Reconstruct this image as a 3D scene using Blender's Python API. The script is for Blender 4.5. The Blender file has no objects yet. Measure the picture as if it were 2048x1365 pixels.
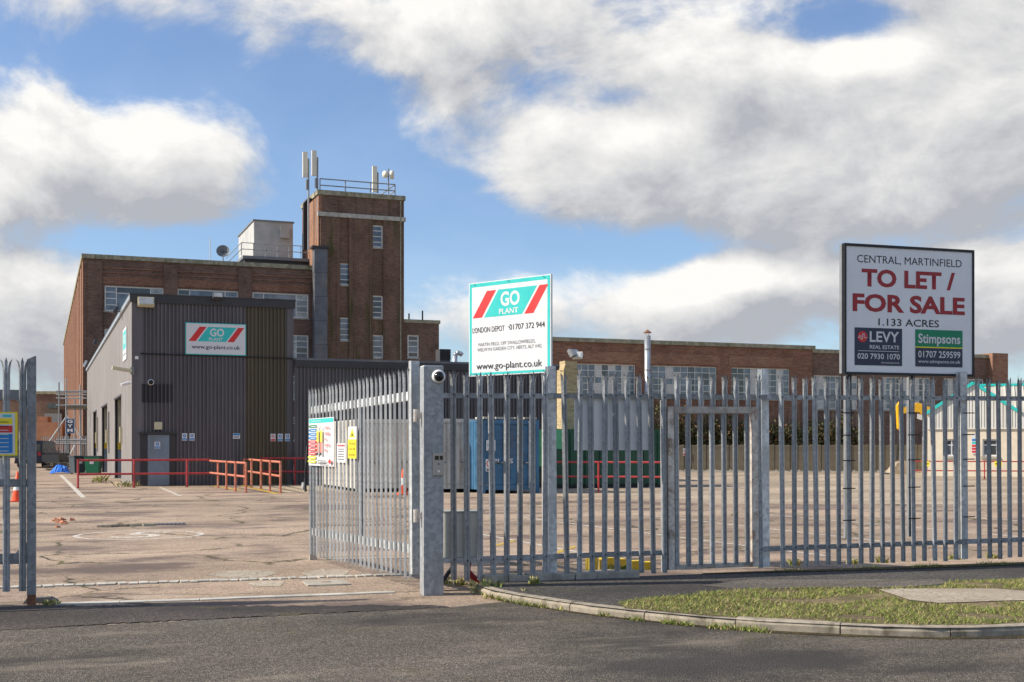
import bpy, math, random
from mathutils import Vector, Matrix
random.seed(7)
R_ = math.radians
SC = bpy.context.scene
COL = SC.collection
# ---------------------------------------------------------------- camera
TH = R_(21.0); FPX = 2450.0; HOR = 890.0; CZ = 1.65
FW = Vector((math.sin(TH), math.cos(TH), 0)); RT = Vector((math.cos(TH), -math.sin(TH), 0))
cam = bpy.data.cameras.new('camera'); cam.sensor_width = 36; cam.lens = FPX/2048*36
cam.shift_y = (HOR-682.5)/2048; cam.clip_end = 6000; cam.clip_start = .1
camo = bpy.data.objects.new('camera', cam); COL.objects.link(camo)
camo.location = (0, 0, CZ); camo.rotation_euler = (R_(90), 0, -TH); SC.camera = camo
SUN_AZ_TRAVEL = 8.0      # light travels towards camera-right, turned this many degrees away from the camera
SUN_EL = 37.0
a = -21.0+SUN_AZ_TRAVEL
LD = Vector((math.cos(R_(a))*math.cos(R_(SUN_EL)), math.sin(R_(a))*math.cos(R_(SUN_EL)), -math.sin(R_(SUN_EL))))
sl = bpy.data.lights.new('sun', 'SUN'); sl.energy = 5.0; sl.angle = R_(.55); sl.color = (1, .9, .76)
slo = bpy.data.objects.new('sun', sl); COL.objects.link(slo); slo.rotation_euler = LD.to_track_quat('-Z', 'Y').to_euler()
slo.location = (-20, 10, 30)
SC.view_settings.view_transform = 'Standard'; SC.view_settings.look = 'None'; SC.view_settings.exposure = 0.33; SC.view_settings.gamma = 1
# ---------------------------------------------------------------- sky with clouds
w = bpy.data.worlds.new('World'); SC.world = w; w.use_nodes = True
def build_sky():
    nt = w.node_tree; nt.nodes.clear()
    g = bpy.data.node_groups.new('cloud_density', 'ShaderNodeTree')
    g.interface.new_socket('A', in_out='INPUT', socket_type='NodeSocketFloat')
    g.interface.new_socket('E', in_out='INPUT', socket_type='NodeSocketFloat')
    g.interface.new_socket('D', in_out='OUTPUT', socket_type='NodeSocketFloat')
    gi = g.nodes.new('NodeGroupInput'); go = g.nodes.new('NodeGroupOutput')
    def mk(t):
        def m(op, a, b=None, c=None):
            n = t.nodes.new('ShaderNodeMath'); n.operation = op
            for i, v in enumerate((a, b, c)):
                if v is None: continue
                if isinstance(v, (int, float)): n.inputs[i].default_value = v
                else: t.links.new(v, n.inputs[i])
            return n.outputs[0]
        return m
    m = mk(g)
    A, E = gi.outputs['A'], gi.outputs['E']
    cb = g.nodes.new('ShaderNodeCombineXYZ'); g.links.new(A, cb.inputs[0]); g.links.new(m('MULTIPLY', E, 1.5), cb.inputs[1])
    def noise(sc, det, rough, off):
        mp = g.nodes.new('ShaderNodeVectorMath'); mp.operation = 'ADD'; g.links.new(cb.outputs[0], mp.inputs[0]); mp.inputs[1].default_value = off
        n = g.nodes.new('ShaderNodeTexNoise'); n.inputs['Scale'].default_value = sc; n.inputs['Detail'].default_value = det
        n.inputs['Roughness'].default_value = rough; n.inputs['Distortion'].default_value = .25
        g.links.new(mp.outputs[0], n.inputs['Vector']); return n.outputs[0]
    n1 = noise(7.5, 7, .6, (3.1, 7.7, 0)); n2 = noise(2.2, 2, .5, (9.3, 1.2, 4))
    tot = m('ADD', m('MULTIPLY', m('SUBTRACT', n1, .5), 2.1), m('MULTIPLY', m('SUBTRACT', n2, .5), .5))
    B = [(330,345,230,120,.62),(50,340,140,95,.55),(40,640,190,95,.5),(460,10,330,70,.35),(880,60,230,90,.42),(830,160,150,90,.25),
         (1130,290,240,110,.4),(1500,200,330,210,.62),(1900,250,230,240,.6),(1450,400,300,70,.5),(1480,590,330,75,.62),(1980,620,160,100,.5),(960,650,190,60,.45),
         (200,120,170,70,-.5),(640,270,90,180,-.45),(900,470,330,70,-.75),(1700,40,120,45,-.6),(1500,497,420,24,-.35),(480,190,120,50,-.25),(1240,195,70,28,-.35),(300,490,260,28,-.45),(720,230,150,120,-.25)]
    for (px, py, wx, wy, s) in B:
        a0 = math.atan((px-1024)/FPX); e0 = math.atan((HOR-py)/FPX*math.cos(a0))
        qa = m('MULTIPLY', m('SUBTRACT', A, a0), FPX/wx); qe = m('MULTIPLY', m('SUBTRACT', E, e0), FPX/wy)
        q = m('ADD', m('MULTIPLY', qa, qa), m('MULTIPLY', qe, qe))
        tot = m('ADD', tot, m('MULTIPLY', m('POWER', 2.718, m('MULTIPLY', q, -.8)), s))
    g.links.new(tot, go.inputs[0])
    m = mk(nt)
    tc = nt.nodes.new('ShaderNodeTexCoord'); sp = nt.nodes.new('ShaderNodeSeparateXYZ'); nt.links.new(tc.outputs['Generated'], sp.inputs[0])
    X, Y, Z = sp.outputs
    az = m('SUBTRACT', m('ARCTAN2', X, Y), TH); el = m('ARCSINE', Z)
    def dens(da, de):
        n = nt.nodes.new('ShaderNodeGroup'); n.node_tree = g
        nt.links.new(m('ADD', az, da), n.inputs[0]); nt.links.new(m('ADD', el, de), n.inputs[1]); return n.outputs[0]
    d0 = dens(0, 0); d1 = dens(-.018, .026)
    def ramp(x, lo, hi):
        n = nt.nodes.new('ShaderNodeMapRange'); n.interpolation_type = 'SMOOTHSTEP'; nt.links.new(x, n.inputs[0])
        n.inputs[1].default_value = lo; n.inputs[2].default_value = hi; return n.outputs[0]
    cov = m('ADD', m('MULTIPLY', ramp(d0, -.08, .4), .92), .08)
    lit = m('ADD', m('MULTIPLY', m('SUBTRACT', d0, d1), 1.05), .55)
    lit = m('SUBTRACT', lit, m('MULTIPLY', ramp(d0, .35, 1.1), .22))
    # low clouds are further off and greyer
    lit = m('SUBTRACT', lit, m('MULTIPLY', ramp(el, .17, .03), .2)); 
    litc = nt.nodes.new('ShaderNodeMapRange'); nt.links.new(lit, litc.inputs[0]); litc.inputs[1].default_value = .15; litc.inputs[2].default_value = 1.0
    cm = nt.nodes.new('ShaderNodeMix'); cm.data_type = 'RGBA'; nt.links.new(litc.outputs[0], cm.inputs[0])
    cm.inputs[6].default_value = (.37, .385, .42, 1); cm.inputs[7].default_value = (.80, .785, .755, 1)
    sky = nt.nodes.new('ShaderNodeTexSky'); sky.sky_type = 'NISHITA'; sky.sun_disc = False
    sky.sun_elevation = R_(SUN_EL); sky.sun_rotation = math.atan2(-LD.x, -LD.y); sky.air_density = 1.0; sky.dust_density = .6; sky.ozone_density = 2.0
    sm = nt.nodes.new('ShaderNodeMix'); sm.data_type = 'RGBA'; sm.blend_type = 'MULTIPLY'; sm.inputs[0].default_value = 1
    nt.links.new(sky.outputs[0], sm.inputs[6]); sm.inputs[7].default_value = (.098, .110, .128, 1)
    mx = nt.nodes.new('ShaderNodeMix'); mx.data_type = 'RGBA'; nt.links.new(cov, mx.inputs[0])
    nt.links.new(sm.outputs[2], mx.inputs[6]); nt.links.new(cm.outputs[2], mx.inputs[7])
    bg = nt.nodes.new('ShaderNodeBackground'); nt.links.new(mx.outputs[2], bg.inputs[0]); bg.inputs[1].default_value = 1.0
    out = nt.nodes.new('ShaderNodeOutputWorld'); nt.links.new(bg.outputs[0], out.inputs[0])
build_sky()
# ---------------------------------------------------------------- pixel -> place
def ray(px, py): return FW+RT*((px-1024)/FPX)+Vector((0, 0, (HOR-py)/FPX))
C0 = Vector((0, 0, CZ))
def G(px, py, z=0):
    d = ray(px, py); return C0+d*((z-CZ)/d.z)
def D(px, py, Z): return C0+ray(px, py)*Z
def PV(px, py, v):
    d = ray(px, py); return C0+d*(v/d.y)
def PU(px, py, u):
    d = ray(px, py); return C0+d*(u/d.x)
# ---------------------------------------------------------------- mesh helpers
class MB:
    def __init__(s): s.v = []; s.f = []
    def add(s, vs, fs):
        o = len(s.v); s.v += [tuple(v) for v in vs]; s.f += [tuple(i+o for i in f) for f in fs]; return s
    def box(s, x0, x1, y0, y1, z0, z1):
        return s.add([(x0,y0,z0),(x1,y0,z0),(x1,y1,z0),(x0,y1,z0),(x0,y0,z1),(x1,y0,z1),(x1,y1,z1),(x0,y1,z1)],
            [(0,3,2,1),(4,5,6,7),(0,1,5,4),(1,2,6,5),(2,3,7,6),(3,0,4,7)])
    def obox(s, c, sx, sy, sz, rz=0, rx=0, ry=0):
        M = Matrix.Translation(c) @ Matrix.Rotation(rz,4,'Z') @ Matrix.Rotation(ry,4,'Y') @ Matrix.Rotation(rx,4,'X')
        b = MB().box(-sx/2,sx/2,-sy/2,sy/2,-sz/2,sz/2); return s.add([M @ Vector(v) for v in b.v], b.f)
    def tube(s, p, q, r, n=8, r2=None):
        p = Vector(p); q = Vector(q); d = (q-p).normalized(); a = d.orthogonal().normalized(); b = d.cross(a); r2 = r if r2 is None else r2
        vs = [p+(a*math.cos(t)+b*math.sin(t))*r for t in [6.28318*i/n for i in range(n)]]+[q+(a*math.cos(t)+b*math.sin(t))*r2 for t in [6.28318*i/n for i in range(n)]]
        return s.add(vs, [(i,(i+1)%n,n+(i+1)%n,n+i) for i in range(n)]+[tuple(range(n))[::-1], tuple(range(n,2*n))])
    def path(s, pts, r, n=7):
        for a, b in zip(pts, pts[1:]): s.tube(a, b, r, n)
        return s
    def bar(s, p, q, w, h):      # rectangular bar from p to q
        p = Vector(p); q = Vector(q); d = (q-p).normalized(); up = Vector((0,0,1)) if abs(d.z) < .9 else Vector((1,0,0))
        a = d.cross(up).normalized()*w/2; b = a.cross(d).normalized()*h/2
        vs = [p-a-b,p+a-b,p+a+b,p-a+b,q-a-b,q+a-b,q+a+b,q-a+b]
        return s.add(vs, [(0,3,2,1),(4,5,6,7),(0,1,5,4),(1,2,6,5),(2,3,7,6),(3,0,4,7)])
    def prism(s, poly, y0, y1):  # polygon in xz, extruded along y
        n = len(poly)
        return s.add([(x,y0,z) for x,z in poly]+[(x,y1,z) for x,z in poly], [tuple(range(n)), tuple(range(2*n-1,n-1,-1))]+[(i,n+i,n+(i+1)%n,(i+1)%n) for i in range(n)])
    def prismx(s, poly, x0, x1): # polygon in yz, extruded along x
        n = len(poly)
        return s.add([(x0,y,z) for y,z in poly]+[(x1,y,z) for y,z in poly], [tuple(range(n)), tuple(range(2*n-1,n-1,-1))]+[(i,n+i,n+(i+1)%n,(i+1)%n) for i in range(n)])
    def slab(s, poly, z0, z1):   # polygon in xy
        n = len(poly)
        return s.add([(x,y,z0) for x,y in poly]+[(x,y,z1) for x,y in poly], [tuple(range(n))[::-1], tuple(range(n,2*n))]+[(i,(i+1)%n,n+(i+1)%n,n+i) for i in range(n)])
    def lathe(s, prof, n=16, c=(0,0,0), axis=None):
        vs = []; fs = []; m = len(prof)
        for i in range(n):
            t = 6.28318*i/n
            for r, z in prof: vs.append(Vector((r*math.cos(t), r*math.sin(t), z)))
        if axis is not None:
            q = Vector(axis).to_track_quat('Z', 'Y'); vs = [q @ v for v in vs]
        vs = [v+Vector(c) for v in vs]
        for i in range(n):
            for j in range(m-1): fs.append((i*m+j, ((i+1)%n)*m+j, ((i+1)%n)*m+j+1, i*m+j+1))
        return s.add(vs, fs)
    def mesh(s, name):
        me = bpy.data.meshes.new(name); me.from_pydata(s.v, [], s.f); me.update(); return me
    def build(s, name, mat, parent=None, smooth=False, local=False):
        me = s.mesh(name); me.materials.append(MAT[mat] if isinstance(mat, str) else mat)
        if smooth:
            for p in me.polygons: p.use_smooth = True
        return link(name, me, parent, local)
WM = {}
def link(name, me, parent=None, local=False, loc=None, rot=None):
    o = bpy.data.objects.new(name, me); COL.objects.link(o)
    if loc is not None: o.location = loc
    if rot is not None: o.rotation_euler = rot
    if parent is not None:
        o.parent = parent
        if not local and parent in WM: o.matrix_parent_inverse = WM[parent].inverted()
    return o
def thing(name, label, cat, loc=(0,0,0), rz=0, group=None, ry=0):
    o = bpy.data.objects.new(name, None); COL.objects.link(o); o.empty_display_size = .2
    o.location = loc; o.rotation_euler = (0, ry, rz); o['label'] = label; o['category'] = cat
    if group: o['group'] = group
    WM[o] = Matrix.Translation(loc) @ Matrix.Rotation(rz,4,'Z') @ Matrix.Rotation(ry,4,'Y')
    return o
def tag(o, label, cat, group=None):
    o['label'] = label; o['category'] = cat
    if group: o['group'] = group
    return o
def struct(o, kind='structure', label=None, cat=None):
    o['kind'] = kind
    if label: o['label'] = label
    if cat: o['category'] = cat
    return o
# ---------------------------------------------------------------- materials
MAT = {}
class N:
    def __init__(s, name):
        s.m = bpy.data.materials.new(name); s.m.use_nodes = True; s.t = s.m.node_tree; s.b = s.t.nodes['Principled BSDF']; MAT[name] = s.m
        s.tc = s.t.nodes.new('ShaderNodeTexCoord').outputs['Object']
    def n(s, k, **kw):
        n = s.t.nodes.new('ShaderNode'+k)
        for a, b in kw.items():
            a = a.replace('_', ' ')
            if a in n.inputs.keys():
                if hasattr(b, 'is_linked'): s.t.links.new(b, n.inputs[a])
                else: n.inputs[a].default_value = b
            else: setattr(n, a.replace(' ', '_'), b)
        return n
    def noise(s, sc, det=4, rough=.55, vec=None): return s.n('TexNoise', Scale=sc, Detail=det, Roughness=rough, Vector=vec or s.tc).outputs[0]
    def vor(s, sc, feat='F1', out='Distance', vec=None): return s.n('TexVoronoi', feature=feat, Scale=sc, Vector=vec or s.tc).outputs[out]
    def ramp(s, x, lo, hi, a=0., b=1.):
        n = s.n('MapRange', Value=x); n.inputs[1].default_value = lo; n.inputs[2].default_value = hi; n.inputs[3].default_value = a; n.inputs[4].default_value = b
        n.interpolation_type = 'SMOOTHSTEP'; return n.outputs[0]
    def mix(s, f, a, b, mode='MIX'):
        n = s.n('Mix', data_type='RGBA', blend_type=mode)
        for i, v in ((0, f), (6, a), (7, b)):
            if hasattr(v, 'is_linked'): s.t.links.new(v, n.inputs[i])
            elif i == 0: n.inputs[0].default_value = v
            else: n.inputs[i].default_value = (*v, 1)
        return n.outputs[2]
    def math(s, op, a, b=0.):
        n = s.n('Math', operation=op)
        for i, v in enumerate((a, b)):
            if hasattr(v, 'is_linked'): s.t.links.new(v, n.inputs[i])
            else: n.inputs[i].default_value = v
        return n.outputs[0]
    def scale(s, x, y, z):
        n = s.n('Mapping'); s.t.links.new(s.tc, n.inputs[0]); n.inputs['Scale'].default_value = (x, y, z); return n.outputs[0]
    def out(s, col=None, rough=.7, bump=None, bs=.3, bd=.01, metal=0., spec=.4):
        b = s.b
        for k, v in (('Base Color', col), ('Roughness', rough), ('Metallic', metal), ('Specular IOR Level', spec)):
            if v is None: continue
            if hasattr(v, 'is_linked'): s.t.links.new(v, b.inputs[k])
            else: b.inputs[k].default_value = (*v, 1) if k == 'Base Color' else v
        if bump is not None:
            n = s.n('Bump', Height=bump, Strength=bs, Distance=bd); s.t.links.new(n.outputs[0], b.inputs['Normal'])
        return s.m
def plain(name, c, rough=.6, var=.12, sc=6, metal=0., bs=.12, spec=.4, dirt=None):
    k = N(name); n = k.noise(sc, 6, .6); lo = tuple(x*(1-var) for x in c); hi = tuple(min(1, x*(1+var)) for x in c)
    col = k.mix(k.ramp(n, .3, .7), lo, hi)
    if dirt:
        col = k.mix(k.math('MULTIPLY', k.ramp(k.noise(sc*.6, 8, .7, k.scale(1, 1, .35)), .5, .72), dirt[1]), col, dirt[0])
    return k.out(col, k.ramp(n, .2, .8, max(.05, rough-.1), min(1, rough+.1)), k.noise(sc*12, 3), bs, .004, metal, spec)
plain('white_paint', (.74,.74,.72), .45, .04); plain('white_print', (.64,.65,.66), .4, .03); plain('grey_print', (.76,.77,.79), .4, .03)
plain('window_white', (.68,.67,.62), .5, .1, 3); plain('black', (.02,.02,.022), .5); plain('dark_grey', (.06,.06,.065), .55); plain('mid_grey', (.2,.21,.22), .55)
plain('teal', (.03,.5,.47), .4, .04); plain('red_print', (.62,.03,.03), .4, .04); plain('deep_red', (.33,.02,.025), .45, .05); plain('ink', (.018,.018,.025), .5)
plain('navy_print', (.03,.035,.07), .4); plain('green_print', (.0,.22,.1), .4); plain('yellow_print', (.85,.7,.02), .4, .05); plain('blue_print', (.02,.2,.5), .4, .05)
plain('rail_red', (.42,.045,.05), .45, .25, 9, dirt=((.2,.08,.05), .5)); plain('rail_faded', (.5,.16,.1), .6, .3, 9, dirt=((.5,.36,.24), .7))
plain('orange', (.8,.09,.02), .5, .1); plain('yellow_paint', (.72,.5,.03), .55, .15, 5, dirt=((.25,.2,.1), .6)); plain('plastic_cream', (.55,.5,.33), .5, .1)
plain('blue_box', (.045,.14,.25), .5, .18, 2.5, dirt=((.10,.09,.1), .5)); plain('white_box', (.6,.58,.52), .55, .1, 2, dirt=((.3,.17,.09), .75))
plain('green_box', (.012,.075,.04), .45, .2, 2); plain('green_light', (.1,.42,.2), .45, .1, 3); plain('rust', (.2,.09,.045), .85, .35, 14)
plain('door_grey', (.19,.24,.29), .45, .1, 3, dirt=((.12,.12,.11), .5)); plain('concrete', (.36,.33,.28), .9, .2, 7, bs=.4, dirt=((.14,.13,.09), .7))
plain('kerb', (.31,.27,.21), .9, .25, 9, bs=.6, dirt=((.1,.085,.05), .95)); plain('moss_stone', (.3,.28,.2), .9, .3, 3, dirt=((.1,.11,.03), .9)); plain('pale_stone', (.45,.43,.38), .85, .2, 3, dirt=((.16,.15,.08), .8))
plain('trim_dark', (.04,.038,.04), .45, .15, 3); plain('timber', (.105,.09,.065), .85, .25, 5, dirt=((.12,.11,.07), .6)); plain('hedge', (.085,.09,.03), .7, .5, 3); plain('hedge_brown', (.17,.1,.04), .8, .4, 3)
plain('leaf', (.17,.22,.035), .6, .4, 20); plain('straw', (.4,.33,.14), .8, .3, 20); plain('bark', (.1,.085,.07), .9, .3, 10); plain('blue_tarp', (.02,.16,.62), .4, .25, 5); plain('bin_green', (.02,.2,.1), .5); plain('bin_dark', (.05,.065,.08), .5)
plain('navy_van', (.012,.018,.04), .25, .1); plain('cream_render', (.68,.6,.47), .85, .08, 2); plain('digger_yellow', (.75,.42,.02), .4, .1); plain('bucket', (.36,.3,.22), .7, .3, 5)
plain('steel_flue', (.42,.45,.48), .4, .12, 2, .6); plain('duct', (.13,.135,.15), .5, .2, 1.5, .3, dirt=((.3,.24,.17), .5)); plain('aerial', (.7,.66,.55), .5, .05); plain('brown_wall', (.33,.17,.1), .9, .15, 1)
plain('steel_box', (.38,.36,.34), .35, .06, 8, .8); plain('glass_black', (.01,.01,.012), .08); plain('cabinet', (.5,.5,.45), .5, .05); plain('rubble', (.45,.2,.12), .9, .3, 8); plain('jamb_beige', (.45,.42,.3), .6, .15, 3, dirt=((.16,.14,.1), .7)); plain('shingle', (.1,.1,.11), .6)
plain('cabin_grey', (.48,.47,.44), .5, .12, .8, dirt=((.3,.28,.24), .5)); plain('panel_white', (.86,.86,.86), .5, .03); plain('skin', (.65,.4,.28), .6)
def galv(name, base, rust=0.):
    k = N(name); v = k.vor(26, out='Color'); sep = k.n('SeparateColor'); k.t.links.new(v, sep.inputs[0])
    n = k.noise(5, 6, .65, k.scale(1, 1, .25)); c = k.mix(sep.outputs[0], tuple(x*.78 for x in base), tuple(x*1.2 for x in base))
    c = k.mix(k.ramp(n, .42, .75), c, tuple(x*.6 for x in base))
    oi = k.n('ObjectInfo').outputs['Random']; c = k.mix(1., c, (1,1,1), 'MULTIPLY'); g_ = k.n('HueSaturation', Color=c, Value=k.ramp(oi, 0, 1, .74, 1.16)); c = g_.outputs[0]
    if rust: c = k.mix(k.math('MULTIPLY', k.ramp(k.noise(7, 8, .7), .48, .66), rust), c, (.22,.11,.06))
    k.out(c, k.ramp(n, .2, .8, .35, .6), k.noise(40), .1, .003, .15, .5)
galv('galv', (.31,.325,.335)); galv('galv_pale', (.62,.64,.64)); galv('galv_rust', (.5,.46,.41), .8)
def glass(name, c=(.16,.2,.25)):
    k = N(name); n = k.noise(1.3, 3); k.out(k.mix(k.ramp(n, .35, .65), tuple(x*.5 for x in c), c), .07, k.noise(1.2, 2), .05, .02, 0., .8)
glass('pane'); glass('pane_dark', (.05,.06,.07)); glass('pane_pale', (.4,.42,.42)); plain('blind', (.55,.55,.52), .8, .08, 4)
def brick(name, a, b, mortar, soot, moss=0., tall=.075):
    k = N(name); s = k.n('SeparateXYZ'); k.t.links.new(k.tc, s.inputs[0])
    c = k.n('CombineXYZ'); k.t.links.new(k.math('ADD', s.outputs[0], s.outputs[1]), c.inputs[0]); k.t.links.new(s.outputs[2], c.inputs[1])
    br = k.n('TexBrick', Vector=c.outputs[0], Scale=1., Color1=(*a,1), Color2=(*b,1), Mortar=(*mortar,1)); br.inputs['Mortar Size'].default_value = .009
    br.inputs['Brick Width'].default_value = .225; br.inputs['Row Height'].default_value = tall; br.inputs['Bias'].default_value = -.1
    col = k.mix(k.math('MULTIPLY', k.ramp(k.noise(.55, 8, .65), .4, .72), .75), br.outputs[0], soot)
    col = k.mix(k.ramp(k.noise(2.6, 6, .75, k.scale(.7, .7, 5)), .42, .62, 0, .6), col, tuple(x*.45 for x in b))
    col = k.mix(k.ramp(k.noise(9, 5, .6), .4, .75, 0, .4), col, tuple(x*1.3 for x in a))
    if moss: col = k.mix(k.math('MULTIPLY', k.ramp(k.noise(.7, 7, .7, k.scale(1.6, 1.6, .22)), .5, .66), moss), col, (.075,.07,.025))
    k.out(col, .88, br.outputs['Fac'], -.4, .01)
brick('brick', (.215,.112,.074), (.11,.064,.048), (.28,.235,.19), (.08,.054,.042)); brick('brick_tower', (.225,.112,.07), (.115,.063,.045), (.27,.22,.165), (.085,.055,.04), 1.)
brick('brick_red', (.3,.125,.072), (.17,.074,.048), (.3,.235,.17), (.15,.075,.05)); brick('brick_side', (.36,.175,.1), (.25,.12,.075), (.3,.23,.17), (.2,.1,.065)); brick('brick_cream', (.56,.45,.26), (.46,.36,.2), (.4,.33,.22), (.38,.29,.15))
def sheeting(name, c, streak, amt):
    k = N(name); n = k.noise(1.1, 7, .65, k.scale(3.2, 3.2, .16)); n2 = k.noise(.5, 4)
    col = k.mix(k.math('MULTIPLY', k.ramp(n, .42, .72), amt), c, streak); col = k.mix(k.ramp(n2, .3, .7, 0, .35), col, tuple(x*.65 for x in c)); k.out(col, .5, k.noise(14, 4), .08, .01, .0, .45)
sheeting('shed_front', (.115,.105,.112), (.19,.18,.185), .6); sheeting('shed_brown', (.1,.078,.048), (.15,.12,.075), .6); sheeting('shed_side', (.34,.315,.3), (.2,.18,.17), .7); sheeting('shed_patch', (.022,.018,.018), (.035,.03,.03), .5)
sheeting('clad_white', (.68,.67,.62), (.5,.47,.38), .4); sheeting('roof_grey', (.5,.48,.42), (.36,.34,.28), .6)
def asphalt(name, base, stone, dark, sc=60, patch=.5, crack=0., cc=(.06,.05,.035), bs=.6, psc=.35, light=None, wet=0.):
    k = N(name); v = k.vor(sc, out='Color'); s = k.n('SeparateColor'); k.t.links.new(v, s.inputs[0])
    col = k.mix(k.ramp(s.outputs[0], .45, .95), base, stone); col = k.mix(k.ramp(s.outputs[1], .6, 1.0, 0, .75), col, tuple(x*.35 for x in base))
    p = k.noise(psc, 9, .62, k.scale(1, 1.3, 1)); col = k.mix(k.math('MULTIPLY', k.ramp(p, .49, .62), patch), col, dark)
    if light: col = k.mix(k.math('MULTIPLY', k.ramp(k.noise(psc*1.9, 9, .66, k.scale(.6, 1.7, 1)), .52, .66), light[1]), col, light[0])
    col = k.n('HueSaturation', Color=col, Value=k.ramp(k.noise(.22, 6, .6, k.scale(.55, 1.5, 1)), .36, .64, .72, 1.12)).outputs[0]
    h = k.vor(sc)
    if crack:
        w = k.n('VectorMath', operation='ADD'); nn = k.n('TexNoise', Scale=.9, Detail=7, Roughness=.65, Vector=k.tc); k.t.links.new(k.tc, w.inputs[0]); k.t.links.new(nn.outputs['Color'], w.inputs[1])
        e = k.vor(.34, 'DISTANCE_TO_EDGE', vec=w.outputs[0]); e2 = k.vor(1.1, 'DISTANCE_TO_EDGE', vec=w.outputs[0])
        cr = k.math('MAXIMUM', k.ramp(e, .022, .004), k.math('MULTIPLY', k.ramp(e2, .02, .004), k.ramp(k.noise(.25, 3), .5, .62)))
        cr = k.math('MULTIPLY', cr, k.ramp(k.noise(.5, 4), .42, .56))
        mossy = k.mix(k.ramp(k.noise(2.5, 5), .45, .6), cc, (.11,.1,.03))
        col = k.mix(k.math('MULTIPLY', cr, crack), col, mossy)
    rough = k.ramp(k.noise(psc*.8, 6, .6), .56, .66, .92, .92-wet)
    k.out(col, rough, h, bs, .012, 0., .35)
asphalt('yard', (.36,.265,.19), (.52,.41,.31), (.15,.11,.095), 55, .9, 1., light=((.46,.37,.28), .5))
asphalt('yard_far', (.42,.335,.24), (.5,.42,.32), (.3,.23,.165), 30, .6, .6, psc=.16)
asphalt('road', (.1,.085,.068), (.27,.235,.19), (.05,.044,.04), 85, .85, .25, bs=1., psc=.3, light=((.3,.255,.195), .6), wet=.4)
asphalt('dark_strip', (.06,.05,.044), (.13,.11,.095), (.035,.03,.03), 60, .6, .8, cc=(.02,.018,.016), bs=.9)  # much darker ground colour for the strip along the road edge
asphalt('footway', (.062,.058,.054), (.17,.155,.14), (.04,.038,.036), 60, .6, .4, bs=.8)
asphalt('footway_old', (.13,.115,.1), (.26,.23,.2), (.08,.07,.065), 60, .6, .5, bs=.8)
asphalt('conc_patch', (.42,.36,.28), (.52,.46,.37), (.28,.23,.17), 30, .6, .4, bs=.4)
asphalt('soil', (.17,.13,.07), (.3,.24,.12), (.09,.08,.03), 40, .8, 0, bs=.7, psc=1.2); asphalt('moss', (.06,.05,.02), (.16,.12,.03), (.035,.025,.015), 45, .8, 0, bs=.9, psc=1.5)
def worn(name, c, amt):
    k = N(name); n = k.noise(9, 9, .75); k.out(c, .8, k.vor(60), .4, .008)
    tr = k.n('BsdfTransparent'); mx = k.n('MixShader'); k.t.links.new(k.ramp(n, .40-amt*.1, .52+amt*.1, .12, 1.), mx.inputs[0]); k.t.links.new(tr.outputs[0], mx.inputs[1]); k.t.links.new(k.b.outputs[0], mx.inputs[2])
    k.t.links.new(mx.outputs[0], k.t.nodes['Material Output'].inputs[0])
worn('line_white', (.68,.64,.56), .6); worn('line_yellow', (.62,.42,.05), .8); worn('line_faint', (.62,.55,.45), 1.4)
# ---------------------------------------------------------------- text and signs
def text_mesh(body, mat, cx, cz, h, w=None, y=0., bold=0., align='c', rot=0):
    c = bpy.data.curves.new('t', 'FONT'); c.body = body; c.size = 1; c.offset = bold; c.resolution_u = 3
    o = bpy.data.objects.new('t', c); me = bpy.data.meshes.new_from_object(o)
    xs = [v.co.x for v in me.vertices]; ys = [v.co.y for v in me.vertices]
    caps = not any(ch in 'gjpqy,' for ch in body)
    x0, x1 = min(xs), max(xs); y1 = max(ys); y0 = min(ys) if caps else 0.
    k = h/(y1-y0); kx = k if w is None else w/(x1-x0); off = {'c': (x0+x1)/2, 'l': x0, 'r': x1}[align]
    for v in me.vertices:
        x, zz = (v.co.x-off)*kx, (v.co.y-(y0+y1)/2)*k
        v.co = (cx+x*math.cos(rot)-zz*math.sin(rot), y, cz+x*math.sin(rot)+zz*math.cos(rot))
    bpy.data.objects.remove(o); bpy.data.curves.remove(c); me.materials.append(MAT[mat]); return me
class Sign:      # local frame: x along the board, z up, face towards -y; lengths in metres
    def __init__(s, name, label, cat, bl, rz, W, H, t=.012, mat='white_print', group=None, board='board'):
        s.o = thing(name, label, cat, bl, rz, group); s.W = W; s.H = H; s.L = 0
        s.b = MB().box(0,W,0,t,0,H).build(board, mat, s.o, local=True)
    def y(s): s.L += 1; return -.0015-.0006*s.L
    def r(s, x0, z0, x1, z1, mat, name='printed_panel'):
        y = s.y(); return MB().add([(x0*s.W,y,z0*s.H),(x1*s.W,y,z0*s.H),(x1*s.W,y,z1*s.H),(x0*s.W,y,z1*s.H)], [(0,1,2,3)]).build(name, mat, s.o, local=True)
    def p(s, pts, mat, name='printed_stripe'):
        y = s.y(); return MB().add([(x*s.W,y,z*s.H) for x,z in pts], [tuple(range(len(pts)))]).build(name, mat, s.o, local=True)
    def t(s, body, x, z, h, mat='ink', w=None, bold=0., align='c'):
        return link('lettering', text_mesh(body, mat, x*s.W, z*s.H, h*s.H, None if w is None else w*s.W, s.y(), bold, align), s.o, True)
    def disc(s, x, z, r, mat, name='printed_disc', n=24, hole=0):
        y = s.y(); c = [(math.cos(6.2832*i/n), math.sin(6.2832*i/n)) for i in range(n)]
        vs = [(x*s.W+r*a, y, z*s.H+r*b) for a,b in c]
        if hole:
            vs += [(x*s.W+hole*a, y, z*s.H+hole*b) for a,b in c]; fs = [(i,(i+1)%n,n+(i+1)%n,n+i) for i in range(n)]
        else: fs = [tuple(range(n))]
        return MB().add(vs, fs).build(name, mat, s.o, local=True)
def frame_at(pl, pr):   # rotation about z so that local x runs from pl to pr
    return math.atan2(pr.y-pl.y, pr.x-pl.x)
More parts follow.
